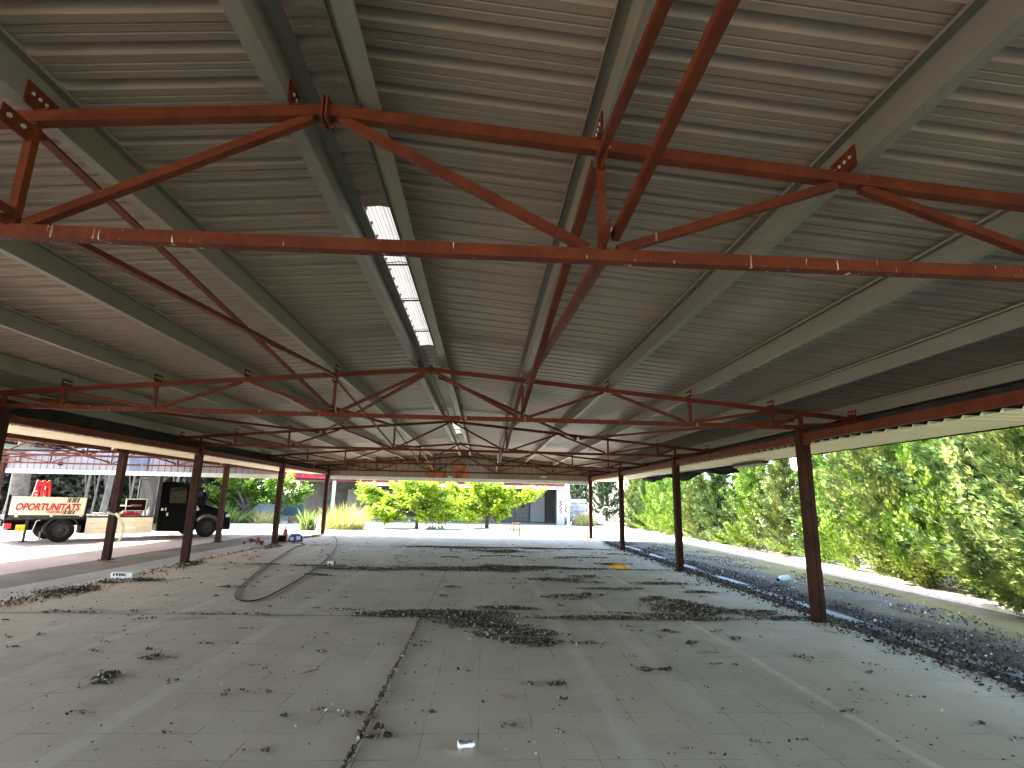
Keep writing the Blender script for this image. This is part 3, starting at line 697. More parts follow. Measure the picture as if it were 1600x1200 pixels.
mb = MB(); mb.b(2.345, 2.445, .11, TW - .11, 1.93, 2.0); mb.b(2.36, 2.43, .112, TW - .112, .74, 1.925); mb.build('headboard', M['blackplastic'], truck)
mb = MB(); mb.b(-1.30, -1.24, -.03, .03, .70, 1.34); mb.build('stake', M['blackplastic'], truck)
mb = MB(); mb.b(.48, .53, -.03, .03, .62, 1.30); mb.build('stake', M['blackplastic'], truck)
# raised lettered side board
sb = MB(); sb.prism([(-1.235, .79), (.455, .765), (.475, 1.275), (-1.21, 1.295)], -.03, .0)
board = sb.build('side_board', M['board'], truck); board['label'] = 'raised cream side board lettered in red'
def text_mesh(txt, size, shear, offset, m, name, parent, width, loc, z0rot=0):
    cu = bpy.data.curves.new(name, 'FONT'); cu.body = txt; cu.size = size; cu.shear = shear; cu.offset = offset; cu.extrude = .0015; cu.resolution_u = 3
    ob = bpy.data.objects.new('tmp_text', cu); COL.objects.link(ob)
    dg = bpy.context.evaluated_depsgraph_get(); me = bpy.data.meshes.new_from_object(ob.evaluated_get(dg))
    COL.objects.unlink(ob); bpy.data.objects.remove(ob)
    xs = [v.co.x for v in me.vertices]; ys = [v.co.y for v in me.vertices]; k = width / (max(xs) - min(xs)); x0 = min(xs)
    for v in me.vertices:
        a, b_, c = (v.co.x - x0) * k, v.co.y, v.co.z
        v.co = (a, -c, b_)
    me.materials.clear(); me.materials.append(m)
    o = bpy.data.objects.new(name, me); COL.objects.link(o); o.parent = parent; o.location = loc; o.rotation_euler = (0, z0rot, 0)
    return o
text_mesh('OPORTUNITATS', .265, .22, .012, M['redletter'], 'lettering', board, 1.46, (-1.11, -.033, .922), .008)
text_mesh('CHRISTMAS', .085, .3, .003, M['redletter'], 'small_lettering', board, .37, (-.43, -.033, .835), .008)
mb = MB()
def stripe(x, z, w_, h_): mb.prism([(x, z), (x + w_, z), (x + w_ + .22 * h_, z + h_), (x + .22 * h_, z + h_)], -.0335, -.0312)
for x, w_ in ((0, .02), (.035, .04), (.09, .012), (.12, .035), (.165, .04), (.22, .012), (.245, .035)):
    stripe(.0 + x, 1.135, w_, .135); stripe(-.06 + x, .80, w_, .105)
mb.build('stripe_print', M['blackink'], board)
mb = MB()
for x in (-1.1, -.33, .36): mb.b(x, x + .07, -.045, -.031, .73, .80)
mb.build('latch', M['white'], board)
# lowered side board
mb = MB()
for k in range(3): mb.b(.56, 2.30, -.06, -.035, .21 + k * .163, .21 + k * .163 + .158)
mb.b(.555, .585, -.063, -.03, .20, .70); mb.b(2.27, 2.305, -.063, -.03, .20, .70)
mb.build('side_board', M['board'], truck)['label'] = 'cream side board hanging open'
# wheels
def wheel(x, y, nm='wheel'):
    wh = empty('wheel', (x, y, .335)); wh.parent = truck
    t = MB(); t.lathe([(.20, -.09), (.29, -.10), (.325, -.085), (.335, -.05), (.335, .05), (.325, .085), (.29, .10), (.20, .09), (.20, -.09)], (0, 0, 0), 'y', 28); t.build('tyre', M['tyre'], wh, True)
    t = MB(); t.lathe([(.205, -.07), (.19, -.085), (.16, -.05), (.09, -.055), (.075, -.085), (.04, -.09), (.001, -.09)], (0, 0, 0), 'y', 20)
    for a in range(5): t.lathe([(0, -.075), (.012, -.075), (.012, -.05)], (.115 * math.cos(a * 1.2566), 0, .115 * math.sin(a * 1.2566)), 'y', 6)
    t.build('rim', M['rim'], wh, True)
for x, y in ((0, .11), (0, TW - .11), (4.03, .12), (4.03, TW - .12)): wheel(x, y)
mb = MB(); pts = [(.42 * math.cos(a), .0, .335 + .42 * math.sin(a)) for a in [R(d) for d in range(-5, 191, 12)]]
for i in range(len(pts) - 1): mb.bar((pts[i][0], .10, pts[i][2]), (pts[i + 1][0], .10, pts[i + 1][2]), .24, .012, (0, 1, 0)) if False else mb.add([(pts[i][0], -.01, pts[i][2]), (pts[i + 1][0], -.01, pts[i + 1][2]), (pts[i + 1][0], .24, pts[i + 1][2]), (pts[i][0], .24, pts[i][2]), (pts[i][0] * .93, -.01, .335 + (pts[i][2] - .335) * .93), (pts[i + 1][0] * .93, -.01, .335 + (pts[i + 1][2] - .335) * .93)], [(0, 1, 2, 3), (4, 5, 1, 0)])
mb.b(-.455, -.44, .0, .24, .12, .32)
mb.build('mudguard', M['greysteel'], truck)
mb = MB(); mb.b(-1.27, -1.24, .02, .16, .40, .56); mb.build('tail_light', M['redlamp'], truck)
mb = MB(); mb.b(-1.26, -1.12, .0, .02, .42, .56); mb.build('tail_light', M['redlamp'], truck)
mb = MB(); mb.b(-1.02, -.82, .0, .02, .43, .52); mb.b(-1.02, -.82, .0, .02, .33, .42); mb.build('reflector_plate', M['yellow'], truck)
mb = MB(); mb.b(-.82, -.76, .05, .12, .06, .66); mb.b(-.90, -.70, .0, .18, .035, .06); mb.build('outrigger', M['greysteel'], truck)
mb = MB(); mb.bar((-.60, .0, .62), (-.66, .0, .30), .03, .02); mb.bar((-.60, .0, .62), (-.52, .0, .64), .03, .02); mb.build('bracket', M['white'], truck)
# folded crane on the bed
crane = MB()
for i, (xa, xb, yy) in enumerate(((-.70, -.58, .82), (-.60, -.52, .90), (-.47, -.46, .78), (-.33, -.39, .90), (-.22, -.33, .82))):
    crane.bar((xa, yy, .74), (xb, yy, 1.77 - .035 * (i % 2)), .07, .10, (0, 1, 0))
crane.b(-.70, -.22, .75, .95, .735, .92); crane.b(-.56, -.36, .77, .92, 1.60, 1.72)
cr = crane.build('crane', M['redpaint'], truck, False, .012); cr['label'] = 'folded bright red loading crane'
mb = MB(); mb.b(-.645, -.58, .755, .765, 1.42, 1.47); mb.b(-.45, -.40, .735, .75, 1.50, 1.60); mb.b(-.62, -.56, .755, .765, 1.33, 1.36); mb.b(-.41, -.38, .735, .75, .98, 1.30); mb.build('crane_label', M['white'], cr)
# cargo standing on the bed (bed coordinates -> world)
def onbed(s_, y_, z_): 
    p = Matrix.Rotation(RZ, 3, 'Z') @ Vector((s_, y_, 0)); return (p.x - 11.5, p.y + 16.97, z_ - .03)
def cargo(name, s_, y_, label, cat): return empty(name, onbed(s_, y_, .737), RZ, label, cat)
c = cargo('display_frame', 1.95, .55, 'black panel in a pale frame standing on the truck bed', 'panel')
mb = MB(); mb.b(-.27, .27, .0, .02, .16, .50); mb.build('panel', M['blackplastic'], c)
mb = MB(); mb.b(-.30, .30, -.005, .025, .50, .53); mb.b(-.30, -.27, -.005, .025, .16, .50); mb.b(.27, .30, -.005, .025, .16, .50); mb.b(-.30, .30, -.005, .025, .13, .16); mb.b(-.28, -.24, -.02, .04, 0, .13); mb.b(.24, .28, -.02, .04, 0, .13); mb.build('frame', M['board'], c)
mb = MB(); mb.b(-.16, .16, -.004, .0, .28, .35); mb.build('print', M['rustplate'], c)
mb = MB()
for k in range(9): mb.tube([(-.30 + .02 * k, -.08 + .02 * (k % 3), .03 + .022 * (k // 3)), (0, -.07 + .02 * (k % 3), .035 + .022 * (k // 3)), (.28 - .015 * k, -.08 + .02 * (k % 3), .03 + .02 * (k // 3))], .022, 6)
for k in range(5): mb.box((-.30 + .02 * k, -.08, .06 + .02 * k), (.05, .05, .04), None, 1)
c = mb.build('strap_bundle', [M['redpaint'], M['white']]); c.location = onbed(1.72, .18, .737); c.rotation_euler = (0, 0, RZ); tag(c, 'bundle of bright red lashing straps lying on the truck bed', 'straps')
c = cargo('water_bottle', 2.20, .14, 'pale plastic bottle standing at the edge of the truck bed', 'bottle')
mb = MB(); mb.lathe([(0, 0), (.05, 0), (.052, .02), (.052, .14), (.045, .17), (.018, .21), (.018, .235)], (0, 0, 0), 'z', 14); mb.build('body', M['bluewhite'], c, True)
mb = MB(); mb.lathe([(.02, .235), (.02, .262), (0, .262)], (0, 0, 0), 'z', 12); mb.build('cap', M['white'], c)
c = cargo('orange_bucket', 1.36, .5, 'orange bucket under a pale board on the truck bed', 'bucket')
mb = MB(); mb.lathe([(0, 0), (.10, 0), (.125, .27), (.13, .28), (.118, .28), (.095, .02), (0, .02)], (0, 0, 0), 'z', 18); mb.build('body', M['orange'], c, True)
mb = MB(); mb.tube([(.125 * math.cos(a), 0, .27 + .05 * math.sin(a)) for a in [i * math.pi / 8 for i in range(9)]], .005, 5); mb.build('handle', M['greysteel'], c)
c = cargo('tool_crate', 1.62, .75, 'dark crate with a pale lid board on the truck bed', 'crate')
mb = MB(); mb.b(-.15, .15, -.2, .2, 0, .28); mb.b(-.16, .16, -.21, .21, .1, .12); mb.build('body', M['blackplastic'], c)
mb = MB(); mb.b(-.22, .18, -.23, .23, .281, .31); mb.build('lid', M['board'], c)
mb = MB()
for k in range(10):
    a = rnd.uniform(-.5, .5); mb.box((rnd.uniform(-.22, .22), rnd.uniform(-.08, .1), .012 + .009 * k), (rnd.uniform(.12, .26), rnd.uniform(.1, .2), .02), Euler((rnd.uniform(-.1, .1), rnd.uniform(-.12, .12), a)).to_matrix())
c = mb.build('paper_bundle', M['white']); c.location = onbed(.83, .16, .737); c.rotation_euler = (0, 0, RZ); tag(c, 'untidy stack of white wrapping sheets on the truck bed', 'wrapping')

# ------------------------------------------------------------------ litter on the floor and in the yard
def leaf(mb, x, y, z, s, r):
    a = r.uniform(0, 6.283); t1, t2 = r.gauss(0, .55), r.gauss(0, .55); cu = r.uniform(-.35, .5)
    rot = Euler((t1, t2, a)).to_matrix(); w_ = s * r.uniform(.22, .45)
    p = [Vector((-s * .5, 0, cu * s * .4)), Vector((0, -w_, 0)), Vector((0, w_, 0)), Vector((s * .5, 0, cu * s * .4))]
    o = len(mb.v)
    for q in p:
        q = rot @ q; mb.v.append((x + q.x, y + q.y, max(z + q.z, .004 if z >= 0 else -.03)))
    mb.f += [[o, o + 1, o + 2], [o + 1, o + 3, o + 2]]; mb.mi += [0, 0]
def blob(mb, x, y, rx, ry, n, s, r, h=.024, z0=.006, ang=0):
    ca, sa = math.cos(ang), math.sin(ang)
    # a few sub-clumps keep the outline ragged
    cl = [(r.gauss(0, .45), r.gauss(0, .45), r.uniform(.25, .6)) for _ in range(max(3, n // 60))]
    for _ in range(n):
        c = r.choice(cl); u, v_ = c[0] + r.gauss(0, .4) * c[2], c[1] + r.gauss(0, .4) * c[2]
        d = max(0, 1 - math.hypot(u, v_)); xx, yy = u * rx, v_ * ry
        leaf(mb, x + xx * ca - yy * sa, y + xx * sa + yy * ca, z0 + r.random() * h * (.25 + d), s * r.uniform(.6, 1.3), r)
lr = random.Random(21); lm = MB()
B_ = [(-.15, 7.35, .7, .22, 700), (.55, 7.25, .55, .30, 700), (.85, 6.75, .45, .30, 560), (1.25, 6.35, .5, .22, 420), (1.45, 6.0, .35, .13, 240), (1.05, 7.75, .45, .16, 320), (1.15, 5.95, .3, .1, 110),
      (.0, 11.9, 1.3, .30, 900), (1.2, 12.1, .9, .55, 1000), (-1.6, 11.7, .9, .25, 460), (1.9, 12.4, .8, .25, 380), (-2.6, 12.1, .6, .12, 140), (2.6, 12.2, 1.2, .13, 360),
      (.4, 17.0, 1.5, .45, 700), (1.4, 16.0, .9, .55, 620), (2.4, 17.2, 1.3, .25, 420), (-.8, 17.2, 1.0, .2, 220), (3.6, 17.2, 1.0, .12, 160),
      (2.25, 7.2, .7, .12, 360), (3.2, 7.35, .8, .20, 460), (3.75, 7.9, .55, .50, 900), (4.3, 7.65, .55, .22, 420), (4.75, 7.3, .4, .1, 150), (3.5, 8.6, .4, .25, 220),
      (2.2, 10.6, .5, .28, 260), (2.9, 11.0, .4, .15, 120), (2.05, 8.7, .35, .16, 150), (2.5, 8.95, .3, .13, 100), (3.2, 9.5, .6, .18, 140), (3.9, 10.2, .8, .16, 220), (4.4, 9.3, .5, .14, 130),
      (-2.15, 4.85, .22, .16, 110), (-2.1, 5.35, .12, .1, 35), (1.42, 4.68, .11, .07, 45), (2.25, 5.05, .10, .06, 40), (2.42, 5.1, .08, .05, 26), (.15, 3.8, .1, .1, 40),
      (-3.2, 9.2, .35, .1, 60), (-3.9, 12.2, .5, .08, 60), (-2.3, 10.7, .5, .12, 80), (.25, 9.5, .2, .1, 40), (.2, 8.6, .12, .12, 30), (3.0, 6.0, .12, .05, 24), (3.6, 6.2, .1, .04, 20), (2.9, 6.5, .16, .05, 34), (3.9, 5.5, .1, .05, 16), (.05, 14.2, .25, .15, 50),
      (3.2, 14.5, 1.0, .3, 150), (1.0, 14.6, .9, .2, 110), (4.2, 13.2, .8, .25, 160), (4.6, 15.6, .5, .3, 120)]
for x, y, rx, ry, n in B_: blob(lm, x, y, rx * 1.05, ry, int(n * 2.6), .036, lr, .022)
for k in range(1500):       # along the joints
    y0 = lr.choice((7.2, 7.2, 12.2, 17.2)); x = lr.uniform(-4.6, 5.0)
    if mnoise.noise((x * 1.3, y0, 0)) > -.15: leaf(lm, x, y0 + lr.gauss(0, .025), .008 + lr.random() * .012, lr.uniform(.02, .045), lr)
for k in range(620):
    y = lr.uniform(3.2, 7.2); 
    if mnoise.noise((0, y * 1.9, 4)) > -.25: leaf(lm, .06 + lr.gauss(0, .010), y, .006 + lr.random() * .01, lr.uniform(.015, .036), lr)
for k in range(2800):        # single leaves
    leaf(lm, lr.uniform(-5.4, 5.1), 2.4 + 20 * lr.random() ** 1.3, .006, lr.uniform(.012, .036), lr)
for k in range(320):        # little clumps
    x, y = lr.uniform(-5.2, 5.0), 2.6 + 16 * lr.random() ** 1.2
    blob(lm, x, y, lr.uniform(.04, .16), lr.uniform(.03, .06), lr.randint(6, 26), .028, lr, .014)
for k in range(2000):       # left edge
    y = 7.2 + 15 * lr.random() ** 1.2; leaf(lm, -5.5 + abs(lr.gauss(0, .16)) * (1.6 if y < 12 else .8), y, .008 + lr.random() * .02, lr.uniform(.02, .055), lr)
blob(lm, -5.2, 8.6, .45, .8, 800, .045, lr); blob(lm, -4.9, 9.8, .6, .35, 500, .045, lr); blob(lm, -5.2, 12.0, .25, 1.0, 400, .04, lr); blob(lm, -5.2, 16.5, .3, 1.2, 300, .045, lr); blob(lm, -5.4, 20.5, .3, 1.3, 320, .05, lr)
tag(lm.build('leaf_litter', M['litter']), 'dead brown leaves blown into heaps along the floor joints', 'leaf litter', None, 'stuff')
ym = MB()
for k in range(24000):
    y = 2.6 + 18.5 * lr.random() ** 1.25; e = lr.random()
    x = 5.3 + (abs(lr.gauss(0, .55)) if e < .55 else lr.uniform(.3, 2.6))
    if x > 8.4: continue
    if mnoise.noise((x * 1.1, y * .7, 7)) < -.05 - (0.35 if x < 6.0 else 0): continue
    if 5.60 < x < 5.85 and mnoise.noise((x * 2, y * .8, 2)) > .12: continue
    leaf(ym, x, y, -.028 + lr.random() * .018, lr.uniform(.02, .05), lr)
for k in range(2600):     # spilling on to the floor edge
    y = 2.6 + 17 * lr.random() ** 1.2; d = abs(lr.gauss(0, .13)) * (1 + 1.2 * max(0, mnoise.noise((0, y * .8, 9))))
    leaf(ym, 5.24 - d, y, .008 + lr.random() * .02, lr.uniform(.025, .06), lr)
tag(ym.build('yard_litter', M['litterdark']), 'dark rotten leaves and bark covering the strip beside the floor', 'leaf litter', None, 'stuff')
cm = MB()
for k in range(300):
    y = 2.8 + 14 * lr.random() ** 1.1; x = 5.4 + 2.4 * lr.random(); s = lr.uniform(.008, .024) * (1.6 if lr.random() < .1 else 1)
    cm.box((x, y, -.018 + s * .3), (s, s * lr.uniform(.6, 1.6), s * .6), Euler((lr.random(), lr.random(), lr.random() * 6)).to_matrix())
for k in range(90):
    y = 2.6 + 9 * lr.random(); x = lr.uniform(-4.5, 5); s = lr.uniform(.004, .010)
    cm.box((x, y, s * .32), (s, s * lr.uniform(.6, 2), s * .6), Euler((0, 0, lr.random() * 6)).to_matrix())
tag(cm.build('gravel', M['chip']), 'scattered pale pebbles and paper crumbs on the ground', 'pebbles', None, 'stuff')

# ------------------------------------------------------------------ things lying about
hose = [(-4.83, 21.35), (-4.35, 20.0), (-4.05, 18.94), (-3.53, 17.0), (-3.15, 15.23), (-2.8, 13.25), (-2.57, 11.72), (-2.39, 10.2), (-2.29, 8.85), (-2.26, 8.16), (-2.4, 7.96), (-2.62, 8.14), (-2.85, 8.64), (-3.07, 9.42), (-3.4, 10.76), (-3.83, 12.71), (-4.2, 14.54), (-4.54, 16.36), (-4.46, 17.04), (-4.82, 17.69), (-5.09, 17.63)]
def smooth_path(p, k=4):
    for _ in range(k - 1):
        q = [p[0]]
        for a, c in zip(p[:-1], p[1:]): q += [tuple(.75 * u + .25 * v_ for u, v_ in zip(a, c)), tuple(.25 * u + .75 * v_ for u, v_ in zip(a, c))]
        p = q + [p[-1]]
    return p
mb = MB(); mb.tube([(x, y, .016) for x, y in smooth_path(hose, 4)], .0105, 6)
tag(mb.build('hose', M['hosemat'], None, True), 'long black hose looped across the tiled floor', 'hose')
mb = MB()   # yellow bag
n = 14
for i in range(n + 1):
    th = math.pi / 2 * i / n
    for j in range(24):
        ph = 2 * math.pi * j / 24; q = mnoise.noise((math.cos(ph) * 2, math.sin(ph) * 2, i * .35))
        rr_ = math.cos(th) * (1 + .22 * q); mb.v.append((.22 * rr_ * math.cos(ph), .15 * rr_ * math.sin(ph), .012 + .085 * math.sin(th) * (1 + .5 * mnoise.noise((ph, i * .5, 3)))))
for i in range(n):
    for j in range(24): mb.f.append([i * 24 + j, i * 24 + (j + 1) % 24, (i + 1) * 24 + (j + 1) % 24, (i + 1) * 24 + j]); mb.mi.append(0)
o = mb.build('plastic_bag', M['bag'], None, True); o.location = (3.85, 12.45, 0); tag(o, 'crumpled yellow plastic bag lying on the joint near the far columns', 'bag')
c = empty('bottle', (6.57, 10.63, .03), R(35), 'empty pale blue plastic bottle lying on dark leaves in the side yard', 'bottle')
mb = MB(); mb.lathe([(0, -.20), (.055, -.20), (.065, -.18), (.062, -.05), (.066, .0), (.062, .08), (.03, .15), (.022, .19)], (0, 0, .035), 'x', 14); mb.build('body', M['bluewhite'], c, True)
mb = MB(); mb.lathe([(.026, .19), (.026, .225), (0, .225)], (0, 0, .035), 'x', 12); mb.build('cap', M['blackplastic'], c); c.scale = (-1, 1, 1)
mb = MB()
for a in range(12):
    pass
mb.lathe([(0, -.05), (.028, -.05), (.031, -.035), (.024, -.01), (.030, .02), (.026, .05), (0, .052)], (0, 0, .03), 'x', 12)
o = mb.build('drink_can', M['foil'], None, True); o.location = (.71, 3.53, 0); o.rotation_euler = (0, 0, R(12)); tag(o, 'crushed silver drink can lying on the bare tiles', 'can')
c = empty('marked_block', (-5.30, 10.02, 0), R(-8), 'white block with dark printed marks at the floor edge', 'block')
mb = MB(); mb.b(-.20, .20, -.07, .07, .0, .10); mb.build('body', M['white'], c, False, .008)
mb = MB()
for k, (x, w_) in enumerate(((-.15, .03), (-.10, .045), (-.04, .03), (.0, .05), (.06, .02))): mb.b(x, x + w_, -.074, -.071, .045 + .006 * (k % 2), .09)
mb.build('print', M['blackink'], c)
c = empty('carton', (-2.41, 12.2, 0), R(10), 'small white carton with a dark end beside the hose', 'carton')
mb = MB(); mb.b(-.08, .05, -.045, .045, 0, .09); mb.build('body', M['white'], c)
mb = MB(); mb.b(.051, .085, -.045, .045, .0, .085); mb.b(-.05, -.0, -.048, -.0455, .02, .05); mb.build('end_cap', M['blackink'], c)
# heap of tools by the far column
c = empty('gas_canister', (-5.62, 18.55, 0), 0, 'upright red canister beside the blue tool bag', 'canister')
mb = MB(); mb.lathe([(0, 0), (.07, 0), (.075, .02), (.075, .30), (.05, .36), (.025, .38), (.025, .42), (0, .42)], (0, 0, 0), 'z', 14); mb.build('body', simple('faded_red', (.5, .07, .05), .5), c, True)
mb = MB(); mb.b(-.05, .05, -.012, .012, .42, .45); mb.build('handle', M['blackplastic'], c)
c = empty('tool_bag', (-5.22, 18.4, 0), R(15), 'blue tool bag with pale pockets by the hose end', 'bag')
mb = MB(); mb.prism([(-.22, 0), (.22, 0), (.20, .16), (.10, .24), (-.10, .24), (-.20, .16)], -.12, .12); mb.build('body', M['blue'], c, False, .02)
mb = MB(); mb.b(-.16, -.06, -.135, -.121, .04, .14); mb.b(.02, .14, -.135, -.121, .06, .17); mb.b(-.18, -.10, -.10, .0, .20, .26); mb.build('pocket', M['bluewhite'], c)
mb = MB(); mb.tube([(-.12, 0, .23), (-.06, 0, .31), (.06, 0, .31), (.12, 0, .23)], .012, 6); mb.build('handle', M['blackplastic'], c)
mb = MB(); mb.box((0, 0, .07), (.34, .26, .14), Euler((0, 0, .3)).to_matrix()); mb.box((.05, .02, .17), (.2, .16, .06), Euler((.1, .1, .6)).to_matrix())
o = mb.build('black_case', M['blackplastic'], None, False, .015); o.location = (-5.62, 18.12, 0); tag(o, 'low black case lying in front of the red canister', 'case')
mb = MB()
for k in range(7): mb.box((rnd.gauss(0, .2), rnd.gauss(0, .1), .03 + .02 * k), (rnd.uniform(.08, .2), .07, .05), Euler((rnd.random(), rnd.random(), rnd.random() * 3)).to_matrix())
o = mb.build('brick_rubble', simple('dark_red_brick', (.16, .035, .025), .85, 0, .4, 8)); o.location = (-6.15, 17.2, -.02); tag(o, 'heap of broken dark red bricks in the gutter strip', 'bricks')
c = empty('sawhorse', (2.2, 23.35, -.03), R(4), 'bare timber sawhorse standing just beyond the far floor edge', 'sawhorse')
for s in (-1, 1):
    mb = MB(); mb.bar((s * .14, -.12, 0), (s * .12, -.02, .52), .05, .04, (1, 0, 0)); mb.build('leg', M['wood'], c)
    mb = MB(); mb.bar((s * .14, .16, 0), (s * .12, .03, .50), .05, .04, (1, 0, 0)); mb.build('leg', M['wood'], c)
mb = MB(); mb.b(-.17, .17, -.04, .045, .50, .55); mb.b(-.13, .13, -.085, -.06, .20, .24); mb.build('beam', M['wood'], c)
mb = MB(); mb.bar((-.36, -.1, 0), (-.19, -.02, .50), .05, .03, (0, 1, 0)); mb.build('plank', M['wood'], c)
# twigs
for k, (x, y, a, L) in enumerate(((3.02, 5.62, .1, .24), (-.62, 4.95, .9, .16), (1.0, 4.38, -.5, .12))):
    mb = MB(); d = Vector((math.cos(a), math.sin(a), 0)); p = Vector((x, y, .01))
    mb.tube([p - d * L / 2, p + Vector((0, .01, .004)), p + d * L / 2], [.005, .006, .003], 6)
    mb.tube([p + d * L * .3, p + d * L * .3 + Vector((.02, .05, .03))], .003, 5)
    mb.tube([p - d * L * .1, p - d * L * .1 + Vector((.04, -.03, .015))], .0025, 5)
    o = mb.build('twig', M['twig'])
    tag(o, ('thin brown twig on the tiles short of the nearer column', 'short twig beside the leaf filled ridge joint', 'tiny dark twig between the ridge joint and the can')[k], 'twig')

# ------------------------------------------------------------------ vegetation
def quad_leaf(mb, p, d, n, L, W):
    d = d.normalized(); sd = d.cross(n)
    if sd.length < 1e-4: sd = d.orthogonal()
    sd.normalize(); o = len(mb.v)
    mb.v += [tuple(p), tuple(p + d * L * .5 + sd * W * .5), tuple(p + d * L), tuple(p + d * L * .5 - sd * W * .5)]
    mb.f.append([o, o + 1, o + 2, o + 3]); mb.mi.append(0)

def cypress_crown(h, rad, n, upright, seed, ls=1.0):
    """plumes of scale-leaf sprays on side branches, carried all over a ragged pointed cone down to the ground"""
    r = random.Random(seed); mb = MB(); up_ = upright > .7
    nb = 165 if up_ else 125; per = n // nb
    for k in range(nb):
        f = (k + r.random()) / nb; f = f ** 1.12; a = k * 2.399 + r.gauss(0, .5)
        env = rad * min(1, .9 + f) * ((1 - f ** 2.4) ** .75 if up_ else (1 - f ** 1.25) ** .85) * r.choice((.62, .85, 1.0, 1.12, 1.3))
        z0 = .01 * h + f * h * .88; out = Vector((math.cos(a), math.sin(a), 0))
        el = (upright * 1.2 if f > .14 else upright * .5 - .05) + r.gauss(0, .16)
        L = max(.45, env if not up_ else env * .5 + .6 + .4 * r.random()); st = out * (0 if not up_ else env * .45)
        wd0 = r.uniform(.055, .115) * (1 if not up_ else .75); curl = r.uniform(.15, .55)
        tw = Vector((r.gauss(0, .25), r.gauss(0, .25), 0))
        for q in range(per):
            t = r.random() ** .6; e2 = el + curl * t * t
            d = out * math.cos(e2) + Vector((0, 0, math.sin(e2))) + tw * t
            wdt = wd0 * (1.25 - t) ** .7 + .015
            p = Vector((0, 0, z0)) + st + d * L * t + Vector((r.gauss(0, wdt), r.gauss(0, wdt), r.gauss(0, wdt)))
            if p.z < .02: p.z = .02 + r.random() * .10
            base = (d + Vector((r.gauss(0, .33), r.gauss(0, .33), r.gauss(.2, .3)))).normalized()
            nrm = base.cross(Vector((r.gauss(0, 1), r.gauss(0, 1), r.gauss(0, 1)))).normalized(); sdv = base.cross(nrm)
            l_ = r.uniform(.07, .15) * ls
            for g in (-1, 0, 1): quad_leaf(mb, p, base + sdv * g * .42, nrm, l_ * (1 - .2 * abs(g)), .018 * ls)
    return mb
def cypress_trunk(h, seed):
    r = random.Random(seed); mb = MB(); x = y = 0; pts = []; rs = []
    for i in range(9):
        f = i / 8; pts.append((x, y, -.05 + h * .92 * f)); rs.append(.10 * (1 - f) + .012); x += r.gauss(0, .03); y += r.gauss(0, .03)
    mb.tube(pts, rs, 8)
    for k in range(34):
        f = r.uniform(.06, .85); a = r.uniform(0, 6.28); L = r.uniform(.3, .8) * (1.1 - f)
        p = Vector((0, 0, h * f)); mb.tube([p, p + Vector((math.cos(a) * L * .6, math.sin(a) * L * .6, L * .3)), p + Vector((math.cos(a) * L, math.sin(a) * L, L * .8))], [.022, .014, .005], 5)
    return mb
protos = []
for i, (kind, h, rad, n, upr) in enumerate((('green', 5.2, 1.1, 34000, .98), ('olive', 5.0, 1.55, 42000, .45), ('mid', 4.6, 1.55, 40000, .25), ('green', 4.9, .9, 30000, .92), ('mid', 5.6, 1.25, 40000, .62))):
    cm_ = cypress_crown(h, rad, n, upr, 50 + i); cme = cm_.build('crown', CY[kind]); tm_ = cypress_trunk(h, 70 + i).build('trunk', M['bark'])
    root = empty('cypress_tree'); cme.parent = root; tm_.parent = root; protos.append((root, kind))
used = set()
ORD = ['first', 'second', 'third', 'fourth', 'fifth', 'sixth', 'seventh', 'eighth', 'ninth', 'tenth', 'eleventh', 'twelfth', 'thirteenth', 'fourteenth', 'fifteenth', 'sixteenth', 'seventeenth', 'eighteenth', 'nineteenth', 'twentieth']
rowspec = [(9.7, 3.4, 1, 1.15), (9.6, 5.0, 0, 1.05), (9.8, 6.4, 2, 1.2), (9.7, 7.8, 1, 1.12), (9.9, 9.1, 4, .98), (10.1, 10.2, 0, .95), (10.1, 11.3, 1, 1.05), (10.3, 12.4, 3, .92), (10.3, 13.5, 0, .66), (10.4, 15.0, 4, .60), (10.4, 16.7, 1, .66), (10.35, 18.4, 3, .60), (10.5, 19.6, 4, .60), (10.4, 21.4, 2, .63), (10.4, 23.3, 1, .60), (10.2, 25.2, 0, .60), (10.1, 26.5, 0, .68), (10.1, 27.8, 3, .74), (10.2, 29.9, 2, .78), (10.1, 32.2, 1, .78)]
# the row as it runs away from the camera: near trees first
shape = {0: 'upright bright green', 1: 'broad olive green', 2: 'wide drooping deep green', 3: 'slim bright green', 4: 'pointed deep green'}
for k, (x, y, pi, sc) in enumerate(rowspec):
    root, kind = protos[pi]
    if pi in used: o = copy_tree(root)
    else: o = root; used.add(pi)
    o.location = (x - .3, y, -.02); o.rotation_euler = (0, 0, (k * 2.399 + .3) % 6.283); wx = max(sc, .78) * rnd.uniform(.95, 1.1); o.scale = (wx, wx, sc)
    tag(o, f'{shape[pi]} cypress, {ORD[k]} along the hedge row counted from the near end', 'cypress', 'cypress trees along the hedge')
# dark conifers beyond the far end of the row
for k, (x, y, sc) in enumerate(((8.2, 43, .95), (10.8, 44.5, 1.05), (13.2, 41, 1.0))):
    root = empty('conifer_tree', (x, y, -.05), k * 1.3, ('dark conifer behind the stacked crates beyond the white pillar', 'taller dark conifer between the crates and the hedge', 'dark conifer at the back behind the end of the hedge')[k], 'conifer', 'dark conifers beyond the hedge')
    root.scale = (sc, sc, sc)
    cypress_crown(5.0, 1.7, 8000, .4, 300 + k, 1.8).build('crown', CY['dark'], root); cypress_trunk(5.0, 320 + k).build('trunk', M['bark'], root)

